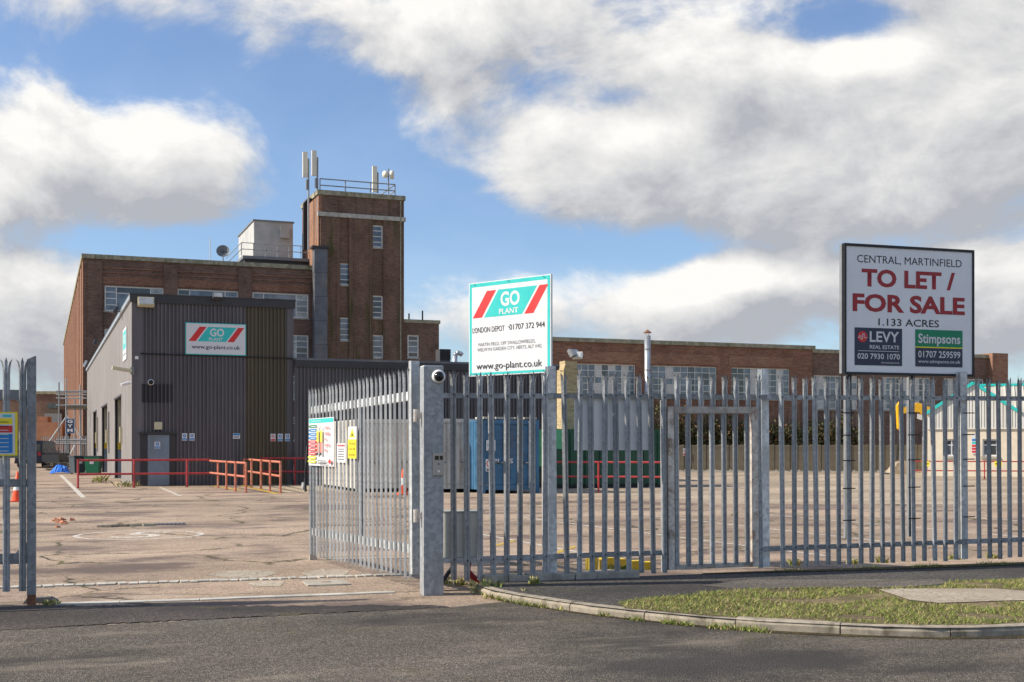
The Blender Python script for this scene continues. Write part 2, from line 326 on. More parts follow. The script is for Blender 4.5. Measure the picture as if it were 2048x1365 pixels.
# ================================================================= GROUND
def sheet(name, pts, z, mat):
    return struct(MB().add([(p.x,p.y,z) for p in pts], [tuple(range(len(pts)))]).build(name, mat))
V2 = lambda x, y: Vector((x, y, 0))
FA = R_(-3.5); FD = V2(math.cos(FA), math.sin(FA)); FN = V2(math.sin(FA), -math.cos(FA))   # fence direction, its normal towards the road
F0 = D(905, 0, 13.9); F0.z = .11
def fs(px):              # pixel column -> metres along the fence
    d = ray(px, 890); q = V2(F0.x, F0.y)
    return (d.x*q.y-d.y*q.x)/(d.y*FD.x-d.x*FD.y)
struct(MB().add([(-2500,-900,-.004),(2500,-900,-.004),(2500,3500,-.004),(-2500,3500,-.004)], [(0,1,2,3)]).build('ground', 'yard_far'))
e0, e1 = G(0,1263), G(900,1217); ed = (e1-e0).normalized()
q = F0+FD*2.2+FN*.4
sheet('yard', [e0-ed*30, e1, V2(q.x,q.y), V2(q.x,q.y)+FD*45, V2(q.x,q.y)+FD*45+V2(0,22), G(2500,1010), G(1500,1008), G(1330,1000), G(1080,992), G(560,985), V2(3.4,120), V2(-30,120), V2(-40,20)], .004, 'yard')
k0 = V2(q.x,q.y)
sheet('road', [e0-ed*40, e1, k0, k0+FD*60, k0+FD*60+FN*16, e0-ed*40+V2(5,-16)], .010, 'road')
up_ = [(-900,1215),(-200,1213),(0,1213),(200,1214),(395,1215),(600,1214),(791,1213),(885,1214)]; lo_ = [(900,1217),(659,1229),(395,1242),(198,1251),(0,1264),(-200,1275),(-900,1320)]
def ragged(pts, amp):
    out = []
    for (x0,y0),(x1,y1) in zip(pts, pts[1:]):
        n_ = max(1, int(abs(x1-x0)/9)); out += [(x0+(x1-x0)*i/n_, y0+(y1-y0)*i/n_+random.uniform(-amp,amp)*(1 if i else 0)) for i in range(n_)]
    return out+[pts[-1]]
sheet('dark_edge_strip', [G(x,y) for x,y in ragged(up_,1.6)+ragged(lo_,1.6)], .0128, 'dark_strip')  # tapering darker strip with ragged sides along the road edge
# flush concrete edging and the row of setts across the entrance
edg = thing('concrete_edging', 'flush pale concrete edging across the yard entrance', 'edging', G(400,1200)); edg['kind'] = 'structure'
pts = [G(x,y) for x,y in [(110,1210),(240,1206),(400,1201),(520,1196),(640,1192),(790,1186)]]
for a, b in zip(pts, pts[1:]): MB().bar(a+V2(0,0)+Vector((0,0,.0)), b-(b-a)*.01, .15, .03).build('edging_stone', 'pale_stone', edg)
st = thing('sett_row', 'row of pale granite setts set flush across the entrance', 'setts', G(400,1165)); st['kind'] = 'structure'
a, b = G(0,1177), G(838,1150); n = 42
for i in range(n):
    p = a+(b-a)*((i+random.uniform(-.12,.12))/n); q = a+(b-a)*((i+.86+random.uniform(-.1,.06))/n); off = random.uniform(-.03,.03)
    nn = V2(-(b-a).y, (b-a).x).normalized()
    m = MB().bar(p+nn*off, q+nn*(off+random.uniform(-.015,.015)), random.uniform(.15,.21), .04); m.build('sett', 'pale_stone', st)
# painted marks on the yard
def stripe(name, p, q, wd, mat, z=.009):
    d = (q-p).normalized(); nn = V2(-d.y, d.x)*wd/2; m = MB(); k = max(1, int((q-p).length/1.5))
    return struct(MB().add([(v.x,v.y,z) for v in (p-nn,q-nn,q+nn,p+nn)], [(0,1,2,3)]).build(name, mat))
for (x0,y0,x1,y1) in [(1045,1036,1660,1114),(1270,1029,1800,1088),(1500,1027,2120,1082),(900,1058,1190,1112),(1750,1022,2300,1062)]: stripe('bay_line', G(x0,y0), G(x1,y1), .09, 'line_white')
stripe('bay_line', G(122,951), G(167,996), .16, 'line_white'); stripe('bay_line', G(319,975), G(361,993), .12, 'line_white')
stripe('yellow_line', G(985,1094), G(1032,1082), .1, 'line_yellow'); stripe('yellow_line', G(1110,1108), G(1150,1094), .1, 'line_yellow')
stripe('yellow_line', G(424,972), G(480,981), .2, 'line_yellow'); stripe('yellow_line', G(485,972), G(556,989), .2, 'line_yellow'); stripe('yellow_line', G(270,975), G(420,973), .12, 'line_yellow')
for y in (962, 972, 1003): stripe('bay_line', G(1380,y), G(2100,y+1), .12, 'line_faint')
c = G(279,1071); r = 1.15; nn = 48
m = MB().add([(c.x+rr*math.cos(6.2832*i/nn), c.y+rr*math.sin(6.2832*i/nn), .009) for rr in (r, r-.1) for i in range(nn)], [(i,(i+1)%nn,nn+(i+1)%nn,nn+i) for i in range(nn)])
struct(m.build('speed_roundel', 'line_white'))
me = text_mesh('5', 'line_white', 0, 0, 1.5, .8, 0)
for v in me.vertices: v.co = (v.co.x, v.co.z, 0)
o = link('speed_number', me, loc=(c.x+.05, c.y, .0095), rot=(0,0,-TH)); struct(o)
# worn patches, gully grate, manhole and broken edge in the yard
def patch(name, pxs, mat, z): return sheet(name, [G(x,y) for x,y in pxs], z, mat)
patch('concrete_patch', [(415,1152),(440,1145),(480,1142),(540,1143),(555,1148),(530,1155),(470,1158)], 'conc_patch', .0075); patch('concrete_patch', [(495,1168),(530,1163),(570,1165),(560,1174),(510,1175)], 'conc_patch', .0075)
patch('concrete_patch', [(600,1148),(640,1140),(700,1142),(690,1152),(620,1155)], 'conc_patch', .0075); patch('concrete_patch', [(615,1170),(640,1163),(686,1164),(690,1172),(625,1175)], 'conc_patch', .0075)
mh = thing('manhole_cover', 'small square concrete manhole cover near the open gate leaf', 'manhole', G(652,1168))
MB().obox(G(652,1168)+Vector((0,0,.01)), .5,.5,.02, FA).build('cover', 'concrete', mh); MB().obox(G(652,1168)+Vector((0,0,.021)), .12,.03,.006, FA).build('lifting_slot', 'rust', mh)
gr = thing('gully_grate', 'slotted iron drain grate by the broken yard edge', 'drain', G(340,1049)); p = G(340,1049)
MB().obox(p+Vector((0,0,.006)), .62,.5,.012, FA).build('frame', 'dark_grey', gr)
for i in range(7): MB().obox(p+Vector((-.25+i*.083,0,.018)), .03,.4,.016, FA).build('grate_bar', 'mid_grey', gr)
ch = thing('broken_channel', 'broken dark drainage slot in the yard with loose bricks', 'drain channel', G(250,1053)); p0, p1 = G(208,1054), G(300,1051)
MB().bar(p0+Vector((0,0,.01)), p1+Vector((0,0,.01)), .35, .03).build('slot', 'black', ch)
for i in range(16):
    p = p0+(p1-p0)*(i/16)+V2(0,-.22); MB().obox(p+Vector((0,random.uniform(-.04,.04),.02)), random.uniform(.1,.3),random.uniform(.06,.12),.06, random.uniform(-.5,.5)).build('edge_stone', 'kerb' if i < 9 else 'jamb_beige', ch)
for i in range(15):
    p = G(random.gauss(125,14), random.gauss(1044,5)); s = random.uniform(.03,.09)
    tag(MB().obox(p+Vector((0,0,s*.3)), s*1.4,s,s*.7, random.random()*3, .2, .15).build('brick_rubble', 'rubble'), 'broken red brick fragment lying on the yard left of centre', 'rubble', 'brick fragments on the yard')
# ---- footway, kerb, verge (right of the entrance)
KZ = .09
kp = [G(x,y,KZ) for x,y in [(950,1171),(985,1182),(1040,1192),(1100,1201),(1180,1212),(1260,1221),(1400,1234),(1520,1243),(1645,1249),(1760,1254),(1875,1257),(1960,1256),(2048,1253)]]
kp += [kp[-1]+FD*i*1.5 for i in range(1, 14)]
back = [F0+FD*s+FN*.03 for s in (32, 20, 10, fs(960)+.1)]
sheet('footway', [V2(p.x,p.y) for p in kp]+[V2(p.x,p.y) for p in back], KZ, 'footway')
kerb = thing('kerb', 'pale concrete kerb curving round the grass verge', 'kerb', (kp[3].x,kp[3].y,0)); kerb['kind'] = 'structure'
def along(pts, s):
    for a, b in zip(pts, pts[1:]):
        L = (b-a).length
        if s <= L: return a+(b-a)*(s/L)
        s -= L
    return pts[-1]
tot = sum((b-a).length for a,b in zip(kp,kp[1:])); s = 0.; first = along(kp, 0)
while s < tot-1:
    L = .915; a = along(kp, s+.006); b = along(kp, s+L-.006); d = (b-a).normalized(); nn = V2(d.y,-d.x)
    m = MB(); prof = [(-.13,-.1),(.0,-.1),(.004,KZ-.03),(-.012,KZ-.004),(-.03,KZ+.006),(-.125,KZ+.008)]; dz = random.uniform(-.006,.006); k = 4
    rows = []
    for j in range(k+1):
        c = along(kp, s+.006+(L-.012)*j/k); rows.append([(c.x+nn.x*x, c.y+nn.y*x, z+dz+random.uniform(-.002,.002)) for x,z in prof])
    np_ = len(prof); m.add([v for r in rows for v in r], [(j*np_+i,j*np_+(i+1)%np_,(j+1)*np_+(i+1)%np_,(j+1)*np_+i) for j in range(k) for i in range(np_)]+[tuple(range(np_))[::-1], tuple(range(k*np_,(k+1)*np_))])
    m.build('kerb_stone', 'kerb', kerb); s += L
vp = [(1235,1206),(1290,1198),(1370,1192),(1420,1184),(1500,1180),(1620,1178),(1760,1178),(1880,1174),(1900,1164),(2048,1160),(2300,1152)]
inner = [p+V2(-(kp[min(i+1,len(kp)-1)]-kp[i-1]).normalized().y, 0)*0+FN*-.14 for i, p in enumerate(kp) if i >= 5]
verge_poly = [V2(p.x,p.y) for p in inner[:12]]+[V2(G(x,y,KZ).x, G(x,y,KZ).y) for x,y in vp[::-1]]
sheet('verge', verge_poly, KZ+.006, 'soil')
gut = [p+FN*.0 for p in kp[:14]]
sheet('gutter_moss', [V2(p.x,p.y) for p in gut]+[V2(p.x,p.y)+FN*(.08+.1*random.random()) for p in gut[::-1]], .014, 'moss')
sheet('concrete_slab', [G(x,y,KZ) for x,y in [(1757,1182),(1800,1180),(1990,1180),(2120,1190),(2120,1201),(1990,1205),(1880,1209),(1820,1203)]], KZ+.014, 'conc_patch')
sheet('old_tarmac_patch', [G(x,y,KZ) for x,y in [(1400,1172),(1500,1160),(1700,1160),(1880,1160),(1900,1168),(1800,1176),(1600,1177),(1480,1180)]], KZ+.005, 'footway_old')
sheet('moss_strip', [V2(p.x,p.y) for p in (F0+FD*fs(1400)+FN*.02, F0+FD*fs(1400)+FN*.10, F0+FD*fs(1700)+FN*.3, F0+FD*18+FN*.34, F0+FD*18+FN*.02)], KZ+.008, 'moss')
def inside(p, poly):
    c = False; j = len(poly)-1
    for i in range(len(poly)):
        a, b = poly[i], poly[j]
        if (a.y > p.y) != (b.y > p.y) and p.x < (b.x-a.x)*(p.y-a.y)/(b.y-a.y)+a.x: c = not c
        j = i
    return c
slab_poly = [G(x,y,KZ) for x,y in [(1745,1180),(1990,1178),(2200,1188),(2200,1206),(1990,1208),(1880,1212),(1815,1206)]]
def blades(name, poly, n, h, mats, z, label, cat, lean=.5, thin=None, w=.004):
    xs = [p.x for p in poly]; ys = [p.y for p in poly]; ms = [MB() for _ in mats]; k = 0; tries = 0
    while k < n and tries < n*8:
        tries += 1; p = V2(random.uniform(min(xs),max(xs)), random.uniform(min(ys),max(ys)))
        if not inside(p, poly) or (thin and not thin(p)): continue
        k += 1; a = random.random()*6.283; hh = h*random.uniform(.4,1.3); l = hh*lean*random.uniform(.3,1.6); b = random.random()*6.283
        dx, dy = math.cos(a)*w, math.sin(a)*w; ms[random.choices(range(len(mats)), [3,1][:len(mats)])[0]].add([(p.x-dx,p.y-dy,z),(p.x+dx,p.y+dy,z),(p.x+math.cos(b)*l,p.y+math.sin(b)*l,z+hh)], [(0,1,2)])
    for m, mt in zip(ms, mats):
        o = m.build(name, mt); o['kind'] = 'stuff'; o['label'] = label; o['category'] = cat
from mathutils import noise as mnoise
blades('verge_grass', verge_poly, 34000, .035, ['leaf','straw'], KZ, 'short patchy grass on the verge behind the kerb', 'grass', 1.2, lambda p: not inside(p, slab_poly) and mnoise.noise(Vector((p.x*1.7,p.y*1.7,0))) > -.28, .005)
kw = [V2(p.x,p.y)+FN*.01 for p in kp[0:8]]
blades('kerb_weeds', kw+[p+FN*.2 for p in kw[::-1]], 2600, .05, ['leaf','straw'], .012, 'ragged weeds and moss growing along the kerb foot', 'weeds', 1., lambda p: mnoise.noise(Vector((p.x*3,p.y*3,2))) > -.05, .006)
fw_ = [V2(p.x,p.y) for p in (F0+FD*fs(1500)+FN*.02, F0+FD*fs(1500)+FN*.12, F0+FD*fs(1700)+FN*.24, F0+FD*16+FN*.28, F0+FD*16+FN*.02)]
blades('fence_foot_weeds', fw_, 2500, .04, ['leaf','straw'], KZ+.008, 'sparse weeds in the mossy strip at the fence foot', 'weeds', 1., lambda p: mnoise.noise(Vector((p.x*2.5,p.y*2.5,5))) > .12, .005)
def tuft(px, py, z, h, n, label, mats=('leaf','straw'), spread=.1):
    c = G(px,py,z); t = thing('weed_tuft', label, 'weed', c, group='weeds by the fence and kerb')
    for mt in mats:
        m = MB()
        for i in range(n):
            a = random.random()*6.283; r = random.random()*spread; x, y = r*math.cos(a), r*math.sin(a); b = random.random()*6.283; l = h*random.uniform(.2,.9); hh = h*random.uniform(.3,1)
            ww = .006+.008*random.random(); m.add([(x-ww*math.sin(b),y+ww*math.cos(b),0),(x+ww*math.sin(b),y-ww*math.cos(b),0),(x+math.cos(b)*l*.5+ww*.6*math.sin(b),y+math.sin(b)*l*.5-ww*.6*math.cos(b),hh*.75),(x+math.cos(b)*l,y+math.sin(b)*l,hh)], [(0,1,2),(0,2,3)])
        m.build('leaves' if mt == 'leaf' else 'dry_stalks', mt, t, local=True)
for (x,y,h,n,sp,lb) in [(975,1186,.16,60,.2,'bright green weed clump at the start of the kerb'),(1065,1198,.12,30,.12,'rosette weed against the kerb face below the fence'),(1150,1216,.06,50,.3,'low mossy weeds along the kerb foot'),(1250,1228,.06,60,.3,'yellowish weeds along the kerb foot'),
    (1010,1196,.06,60,.25,'small ragged weeds at the kerb end'),(920,1170,.1,40,.2,'grass growing between gate pillar and fence'),(1590,1132,.1,40,.06,'dark grass tuft at the fence right of the small gate'),(1520,1135,.09,30,.06,'dark grass tuft at the small gate post'),
    (1705,1128,.07,40,.08,'green weed at the fence below the board'),(1765,1126,.1,30,.08,'bright weed under the board mid post'),(1910,1119,.08,50,.12,'broad leafy weed left of the strapped post'),(1985,1117,.09,40,.09,'leafy weed right of the strapped post'),(1235,1150,.14,50,.1,'dry brown tuft on the plinth'),(1070,1168,.09,30,.07,'dry tuft at the plinth middle'),
    (100,1209,.05,40,.1,'green moss by the gate stop block'),(200,965,.35,30,.4,'sprawling weeds by the shed corner'),(255,974,.3,30,.5,'yellow green weeds at the rail foot')]:
    tuft(x, y, KZ if x > 930 and y < 1170 or x in (1590,1520,1705,1765,1910,1985) else .01, h, n, lb, spread=sp)
# ================================================================= BUILDINGS
def corr(m, p, q, z0, z1, out, pitch=.15, depth=.075):     # trapezoid sheeting from p to q, ribs towards out
    L = (q-p).length; d = (q-p)/L; n = max(1, round(L/pitch)); st = L/n; xs = []
    for i in range(n): xs += [(i*st,0),(i*st+st*.42,0),(i*st+st*.55,depth),(i*st+st*.87,depth)]
    xs.append((L,0)); vs = []
    for x, o in xs: c = p+d*x+out*o; vs += [(c.x,c.y,z0),(c.x,c.y,z1)]
    return m.add(vs, [(2*i,2*i+2,2*i+3,2*i+1) for i in range(len(xs)-1)])
S = G(265,973); us, vs_ = S.x, S.y; SH = PV(265,590,vs_).z; far = PU(175,734,us).y
sr = PV(585,700,vs_).x; brn = PV(491,700,vs_).x
shed = thing('metal_shed', 'tall dark grey corrugated metal shed with flat roof', 'shed', (us,vs_,0)); OF = V2(0,-1); OL = V2(-1,0)
strip = .42
m = MB(); corr(m, V2(us+strip,vs_), V2(brn,vs_), 0, SH, OF); m.build('front_sheeting', 'shed_front', shed)
o = corr(MB(), V2(brn,vs_), V2(sr-.25,vs_), 0, SH, OF).build('brown_sheeting', 'shed_brown', shed); o['label'] = 'brownish replaced sheets on the right of the shed front'
MB().box(us-.03,us+strip,vs_-.05,vs_+.02,0,SH).build('corner_flashing', 'shed_front', shed); MB().box(sr-.25,sr+.03,vs_-.05,vs_+.1,0,SH).build('corner_flashing', 'shed_front', shed)
doors = [(229.6,244),(203.8,215.7),(186.7,194.2)]; dv = [(PU(b,890,us).y, PU(a_,890,us).y) for a_, b in doors]; DH = 3.85
prev = vs_
for i, (n0, n1) in enumerate(dv+[(far, far)]):
    corr(MB(), V2(us,prev), V2(us,n0), 0, SH, OL, .2, .03).build('side_sheeting', 'shed_side', shed)
    if i < 3:
        corr(MB(), V2(us,n0), V2(us,n1), DH, SH, OL, .2, .03).build('side_sheeting', 'shed_side', shed)
        j = thing_part = MB().box(us+.02,us+.14,n1-.06,n1+.1,0,DH).build('door_jamb', 'black', shed)
        MB().box(us+.14,us+.55,n1-.1,n1+.1,1.75,DH).build('upper_guard', 'jamb_beige', j); MB().box(us+.14,us+.55,n1-.11,n1+.1,1.42,1.75).build('yellow_band', 'yellow_paint', j); MB().box(us+.14,us+.55,n1-.1,n1+.1,0,1.42).build('lower_guard', 'door_grey', j)
        MB().box(us+.55,us+.6,n0-.5,n1+.5,0,DH+.3).build('roller_door', 'dark_grey', shed); MB().box(us-.06,us+.5,n0,n1,DH,DH+.08).build('lintel', 'dark_grey', shed)
        MB().box(us-.14,us-.02,n0-.75,n0-.45,1.75,2.45).build('control_box', 'plastic_cream', shed)
        if i: MB().box(us-.06,us-.02,n0-2.2,n0-1.5,1.2,3.4).build('slit_window', 'pane_dark', shed)
    prev = n1
MB().box(sr-.1,sr,vs_+.1,far,0,SH).build('back_wall', 'shed_side', shed); MB().box(us,sr,far,far+.1,0,SH).build('back_wall', 'shed_side', shed)
MB().box(us-.12,sr+.12,vs_-.14,far+.2,SH,SH+.06).build('roof', 'trim_dark', shed); MB().box(us-.1,sr+.1,vs_-.13,vs_-.055,SH-.3,SH-.003).build('fascia', 'trim_dark', shed); MB().box(us-.12,us-.04,vs_-.05,far,SH-.16,SH-.003).build('gutter', 'steel_flue', shed)
cz = PV(400,712,vs_).z; MB().tube((us+.3,vs_-.09,cz+.02),(sr,vs_-.09,cz-.02),.03).build('cable', 'black', shed)
pa, pb = PV(279.8,768,vs_), PV(343.5,806,vs_); corr(MB(), V2(pa.x,vs_-.012), V2(pb.x,vs_-.012), pb.z, pa.z, OF, .15, .08).build('dark_patch', 'shed_patch', shed)
d0, d1 = PV(295,870,vs_), PV(338,870,vs_); dr = MB().box(d0.x,d1.x,vs_-.1,vs_-.03,.02,d0.z).build('door', 'door_grey', shed)
MB().box(d0.x-.28,d0.x-.01,vs_-.09,vs_-.02,0,d0.z+.02).build('door_frame', 'trim_dark', shed); MB().box(d1.x+.01,d1.x+.25,vs_-.09,vs_-.02,0,d0.z+.02).build('door_frame', 'trim_dark', shed)
MB().box(d0.x-.33,d1.x+.3,vs_-.2,vs_-.02,d0.z+.025,d0.z+.1).build('door_canopy', 'trim_dark', shed); MB().tube((d1.x-.12,vs_-.15,1.),(d1.x-.12,vs_-.1,1.),.03).build('handle', 'galv', dr)
# low lean-to
lr = PV(1122,720,vs_).x; LZ = PV(600,722,vs_).z
low = thing('low_shed', 'long low dark corrugated shed behind the containers', 'shed', (sr,vs_,0))
corr(MB(), V2(sr+.02,vs_-.3), V2(lr,vs_-.3), 0, LZ, OF).build('front_sheeting', 'shed_front', low); MB().box(sr+.03,lr,vs_-.45,vs_-.34,LZ-.28,LZ).build('fascia', 'trim_dark', low)
MB().box(sr+.03,lr+.05,vs_-.45,vs_+9,LZ+.003,LZ+.09).build('roof', 'duct', low); MB().box(lr-.1,lr,vs_-.26,vs_+9,0,LZ).build('end_wall', 'shed_front', low)
# fittings on the shed
def box_thing(name, label, cat, px, py, w, h, d, mat, v=None, group=None):
    c = PV(px, py, vs_-.06 if v is None else v); return tag(MB().box(c.x-w/2,c.x+w/2,c.y-d,c.y,c.z-h/2,c.z+h/2).build(name, mat), label, cat, group)
def flood(name, label, c, tilt, w=.55, rz=0, mat='mid_grey', arm=True):
    t = thing(name, label, 'floodlight', c, rz)
    MB().obox((0,-.25,0), w,.16,w*.62, 0, tilt).build('housing', mat, t, local=True); M_ = Matrix.Rotation(tilt,4,'X')
    p = M_ @ Vector((0,-.09,0)); MB().obox((p.x,p.y-.25,p.z), w*.86,.02,w*.5, 0, tilt).build('lens', 'pane_pale', t, local=True)
    if arm: MB().box(-.03,.03,-.25,.02,-.05,.0).build('bracket', 'mid_grey', t, local=True)
    return t
flood('floodlight', 'large beige floodlight at the top left of the shed front', PV(291,606,vs_-.05), -.5, .62, mat='plastic_cream'); flood('floodlight', 'small dark floodlight at the middle of the shed fascia', PV(434,594,vs_-.14), -.5, .4, mat='dark_grey')
flood('floodlight', 'dark floodlight arm over the first shed side bay', PU(243,622,us-.05), -.5, .5, R_(-90), 'dark_grey'); flood('floodlight', 'small floodlight further along the shed side', PU(199,685,us-.05), -.5, .5, R_(-90), 'dark_grey'); flood('floodlight', 'pale floodlight at the far end of the shed side', PU(177,728,us-.05), -.5, .8, R_(-90), 'white_paint')
c = PV(262,742,vs_-.1); l = thing('wall_lamp', 'long cream street style lamp on the shed corner', 'lamp', c); MB().obox(c+Vector((-.35,-.1,.04)), .75,.2,.13, .1,0,.15).build('lamp_head', 'plastic_cream', l); MB().box(c.x-.02,c.x+.12,c.y-.06,c.y+.1,c.z-.15,c.z+.15).build('bracket', 'mid_grey', l)
c = PV(258,769,vs_-.1); l = thing('bullet_camera', 'small white bullet camera on the shed corner', 'camera', c); MB().tube(c+Vector((-.3,-.05,-.04)), c+Vector((0,0,.06)), .06).build('housing', 'white_paint', l); MB().tube(c, c+Vector((.1,.05,.1)), .03).build('bracket', 'white_paint', l)
def dome(px, py, label, v, r):
    c = PV(px, py, v); t = thing('dome_camera', label, 'camera', c); ax = (0,-1,0)
    MB().lathe([(0,0),(r*1.45,0),(r*1.45,r*.5),(r*1.1,r*.9)], 20, c, ax).build('base_ring', 'white_paint', t, True); MB().lathe([(r*1.08,r*.85),(r*.95,r*1.4),(r*.55,r*1.8),(0,r*1.95)], 16, c, ax).build('dome', 'glass_black', t, True); return t
dome(301.5,765,'small white dome camera on the shed front', vs_-.05, .085)
box_thing('alarm_box', 'square cream alarm box above the grey shed door', 'alarm box', 316, 852, .3,.3,.14, 'plastic_cream'); box_thing('junction_box', 'tiny white box on the shed corner strip', 'junction box', 273.5, 716, .12,.12,.06, 'white_paint')
def small_sign(px0, px1, py0, py1, label, kind, v, group=None):
    a_, b_ = PV(px0,py1,v), PV(px1,py0,v); s = Sign('safety_sign', label, 'sign', a_, 0, b_.x-a_.x, b_.z-a_.z, .01, 'white_print', group)
    if kind == 'blue': s.disc(.5,.68,s.W*.3,'blue_print'); s.r(.08,.06,.92,.34,'blue_print'); s.r(.2,.14,.8,.19,'white_print'); s.r(.42,.58,.58,.8,'white_print')
    if kind == 'red': s.disc(.5,.68,s.W*.3,'red_print',hole=s.W*.2); s.r(.1,.05,.9,.3,'red_print'); s.r(.3,.64,.7,.72,'red_print')
    if kind == 'text': s.r(.05,.62,.95,.95,'blue_print'); s.r(.1,.4,.9,.48,'ink'); s.r(.15,.2,.85,.28,'ink')
    return s
vv = vs_-.095
small_sign(364,374.5,867,882,'left blue mandatory sign right of the grey shed door','blue',vv); small_sign(379,389.5,867,882,'right blue mandatory sign right of the grey shed door','blue',vv)
small_sign(466,480,867,878,'small white notice with blue heading at the shed middle','text',vv); small_sign(541,551,868,883,'red prohibition sign at the right end of the shed front','red',vv); small_sign(555.5,565.5,868,883,'middle of three signs at the right end of the shed','blue',vv); small_sign(570,580,868,883,'blue sign at the very right end of the shed front','blue',vv)
small_sign(309,320.5,884,898,'blue sign on the grey shed door','blue',vs_-.105)
s_ = G(245,890+1); 
def go_plant(s, top=.93, bot=.47, x0=.05, x1=.95, sl=.0):
    h = top-bot; k = (x1-x0)
    s.p([(x0,bot),(x0+.13*k,bot),(x0+.33*k,top),(x0+.2*k,top)],'red_print'); s.p([(x0+.16*k,bot),(x0+.68*k,bot),(x0+.88*k,top),(x0+.36*k,top)],'teal'); s.p([(x0+.71*k,bot),(x0+.83*k,bot),(x1+.02,top),(x0+.91*k,top)],'red_print')
    s.t('GO', x0+.52*k, bot+h*.63, h*.55, 'white_print', .26*k, .03); s.t('PLANT', x0+.5*k, bot+h*.17, h*.2, 'white_print', .26*k, .02)
a_, b_ = PV(371,709,vs_-.12), PV(492,647,vs_-.12)
s = Sign('shed_sign', 'white and teal GO PLANT sign high on the shed front', 'sign', a_, 0, b_.x-a_.x, PV(371,645,vs_-.12).z-a_.z, .03, 'teal'); s.r(.012,.025,.988,.975,'white_print'); go_plant(s, .88, .42); s.t('www.go-plant.co.uk', .5, .25, .12, 'ink', .8, .012)
n0, n1 = PU(253,700,us-.05).y, PU(246,700,us-.05).y
s = Sign('side_sign', 'narrow looking white and teal sign on the shed side wall', 'sign', (us-.06,n1,PU(250,723,us).z), R_(-90), n1-n0, PU(250,660,us).z-PU(250,723,us).z, .02); s.r(.1,.35,.9,.92,'teal'); s.t('GO', .5,.66,.3,'white_print',.5,.03); s.t('www.go-plant.co.uk',.5,.2,.08,'ink',.8)
# ---- factory with tower
VF = far+1.2; fl = PV(167,508,VF); FH = fl.z; fr = PV(637,520,VF).x
fac = thing('brick_factory', 'long brown brick factory with white windows and moss on the parapet', 'factory', (fl.x,VF,0))
def holewall(x0, x1, z0, z1, v, holes, depth=.22):       # wall sheet in plane y=v with reveals
    m = MB(); xs = sorted({x0,x1}|{h[0] for h in holes}|{h[1] for h in holes}); zs = sorted({z0,z1}|{h[2] for h in holes}|{h[3] for h in holes})
    for i in range(len(xs)-1):
        for j in range(len(zs)-1):
            cx, cz = (xs[i]+xs[i+1])/2, (zs[j]+zs[j+1])/2
            if any(h[0] < cx < h[1] and h[2] < cz < h[3] for h in holes): continue
            m.add([(xs[i],v,zs[j]),(xs[i+1],v,zs[j]),(xs[i+1],v,zs[j+1]),(xs[i],v,zs[j+1])], [(0,1,2,3)])
    for a,b,c,d in holes:
        e = v+depth; m.add([(a,v,c),(b,v,c),(b,v,d),(a,v,d),(a,e,c),(b,e,c),(b,e,d),(a,e,d)], [(0,4,5,1),(1,5,6,2),(2,6,7,3),(3,7,4,0)])
    return m
def window(parent, x0, x1, z0, z1, v, cols, rows, mat='window_white', glassm=('pane','pane_dark','pane_pale'), bar=.05, midrows=None, sill='concrete'):
    y = v+.12; m = MB(); fw = bar*1.6
    m.box(x0,x1,y-.03,y+.03,z0,z0+fw).box(x0,x1,y-.03,y+.03,z1-fw,z1).box(x0,x0+fw,y-.031,y+.031,z0+fw,z1-fw).box(x1-fw,x1,y-.031,y+.031,z0+fw,z1-fw)
    W = x1-x0; H = z1-z0; cs = [x0+W*c for c in cols]; panes = []
    for c in cs[1:-1]: m.box(c-bar/2,c+bar/2,y-.025,y+.025,z0+fw,z1-fw)
    for i in range(len(cs)-1):
        rr = midrows if (midrows and i == 1 and len(cs) == 4) else rows
        for j in range(len(rr)-1):
            if j: m.box(cs[i]+bar/2,cs[i+1]-bar/2,y-.02,y+.02,z0+H*rr[j]-bar/2,z0+H*rr[j]+bar/2)
            panes.append((cs[i],cs[i+1],z0+H*rr[j],z0+H*rr[j+1]))
    wo = m.build('window', mat, parent)
    colm = {}
    for a,b,c,d in panes:
        t = random.uniform(-.006,.006)
        if glassm is None: g = colm.setdefault(a, random.choice(['pane','pane','blind','blind','pane_dark'])) if random.random() < .9 else 'pane'
        else: g = random.choice(glassm)
        MB().add([(a,y+.004+t,c),(b,y+.004-t,c),(b,y+.004-t*.5,d),(a,y+.004+t*.5,d)], [(0,1,2,3)]).build('pane', g, wo)
    if sill: MB().box(x0-.08,x1+.08,v-.08,v+.1,z0-.12,z0-.003).build('window_sill', sill, wo)
    return wo
wc = [(209,327),(355,477),(505,617)]; rowsz = [(PV(209,622,VF).z, PV(209,571,VF).z)]; zt = rowsz[0][1]; wh = zt-rowsz[0][0]; fh_ = PV(600,582,VF).z-PV(600,664,VF).z
holes = []
for a_, b_ in wc:
    for k in range(4): holes.append((PV(a_,600,VF).x, PV(b_,600,VF).x, zt-wh-k*fh_, zt-k*fh_))
holewall(fl.x, fr, 0, FH-.35, VF, holes).build('front_wall', 'brick', fac)
for h in holes: window(fac, *h, VF, [0,.2,.78,1], [0,.25,.5,.75,1], glassm=('pane','pane','pane_pale','pane_dark'), bar=.07, midrows=[0,.72,1])
for a_, b_ in wc:
    h0, h1 = PV(a_,600,VF).x, PV(b_,600,VF).x
    for k in range(1): MB().box(h0-.15,h1+.15,VF-.05,VF+.1,zt+.12,zt+.75).build('brick_lintel', 'brick_red', fac)
    MB().box(h0-.4,h1+.4,VF-.09,VF+.1,zt+1.35,zt+1.47).build('brick_course', 'brick_red', fac); MB().box(h0-.4,h1+.4,VF-.07,VF+.1,zt+1.0,zt+1.1).build('brick_course', 'brick_red', fac)
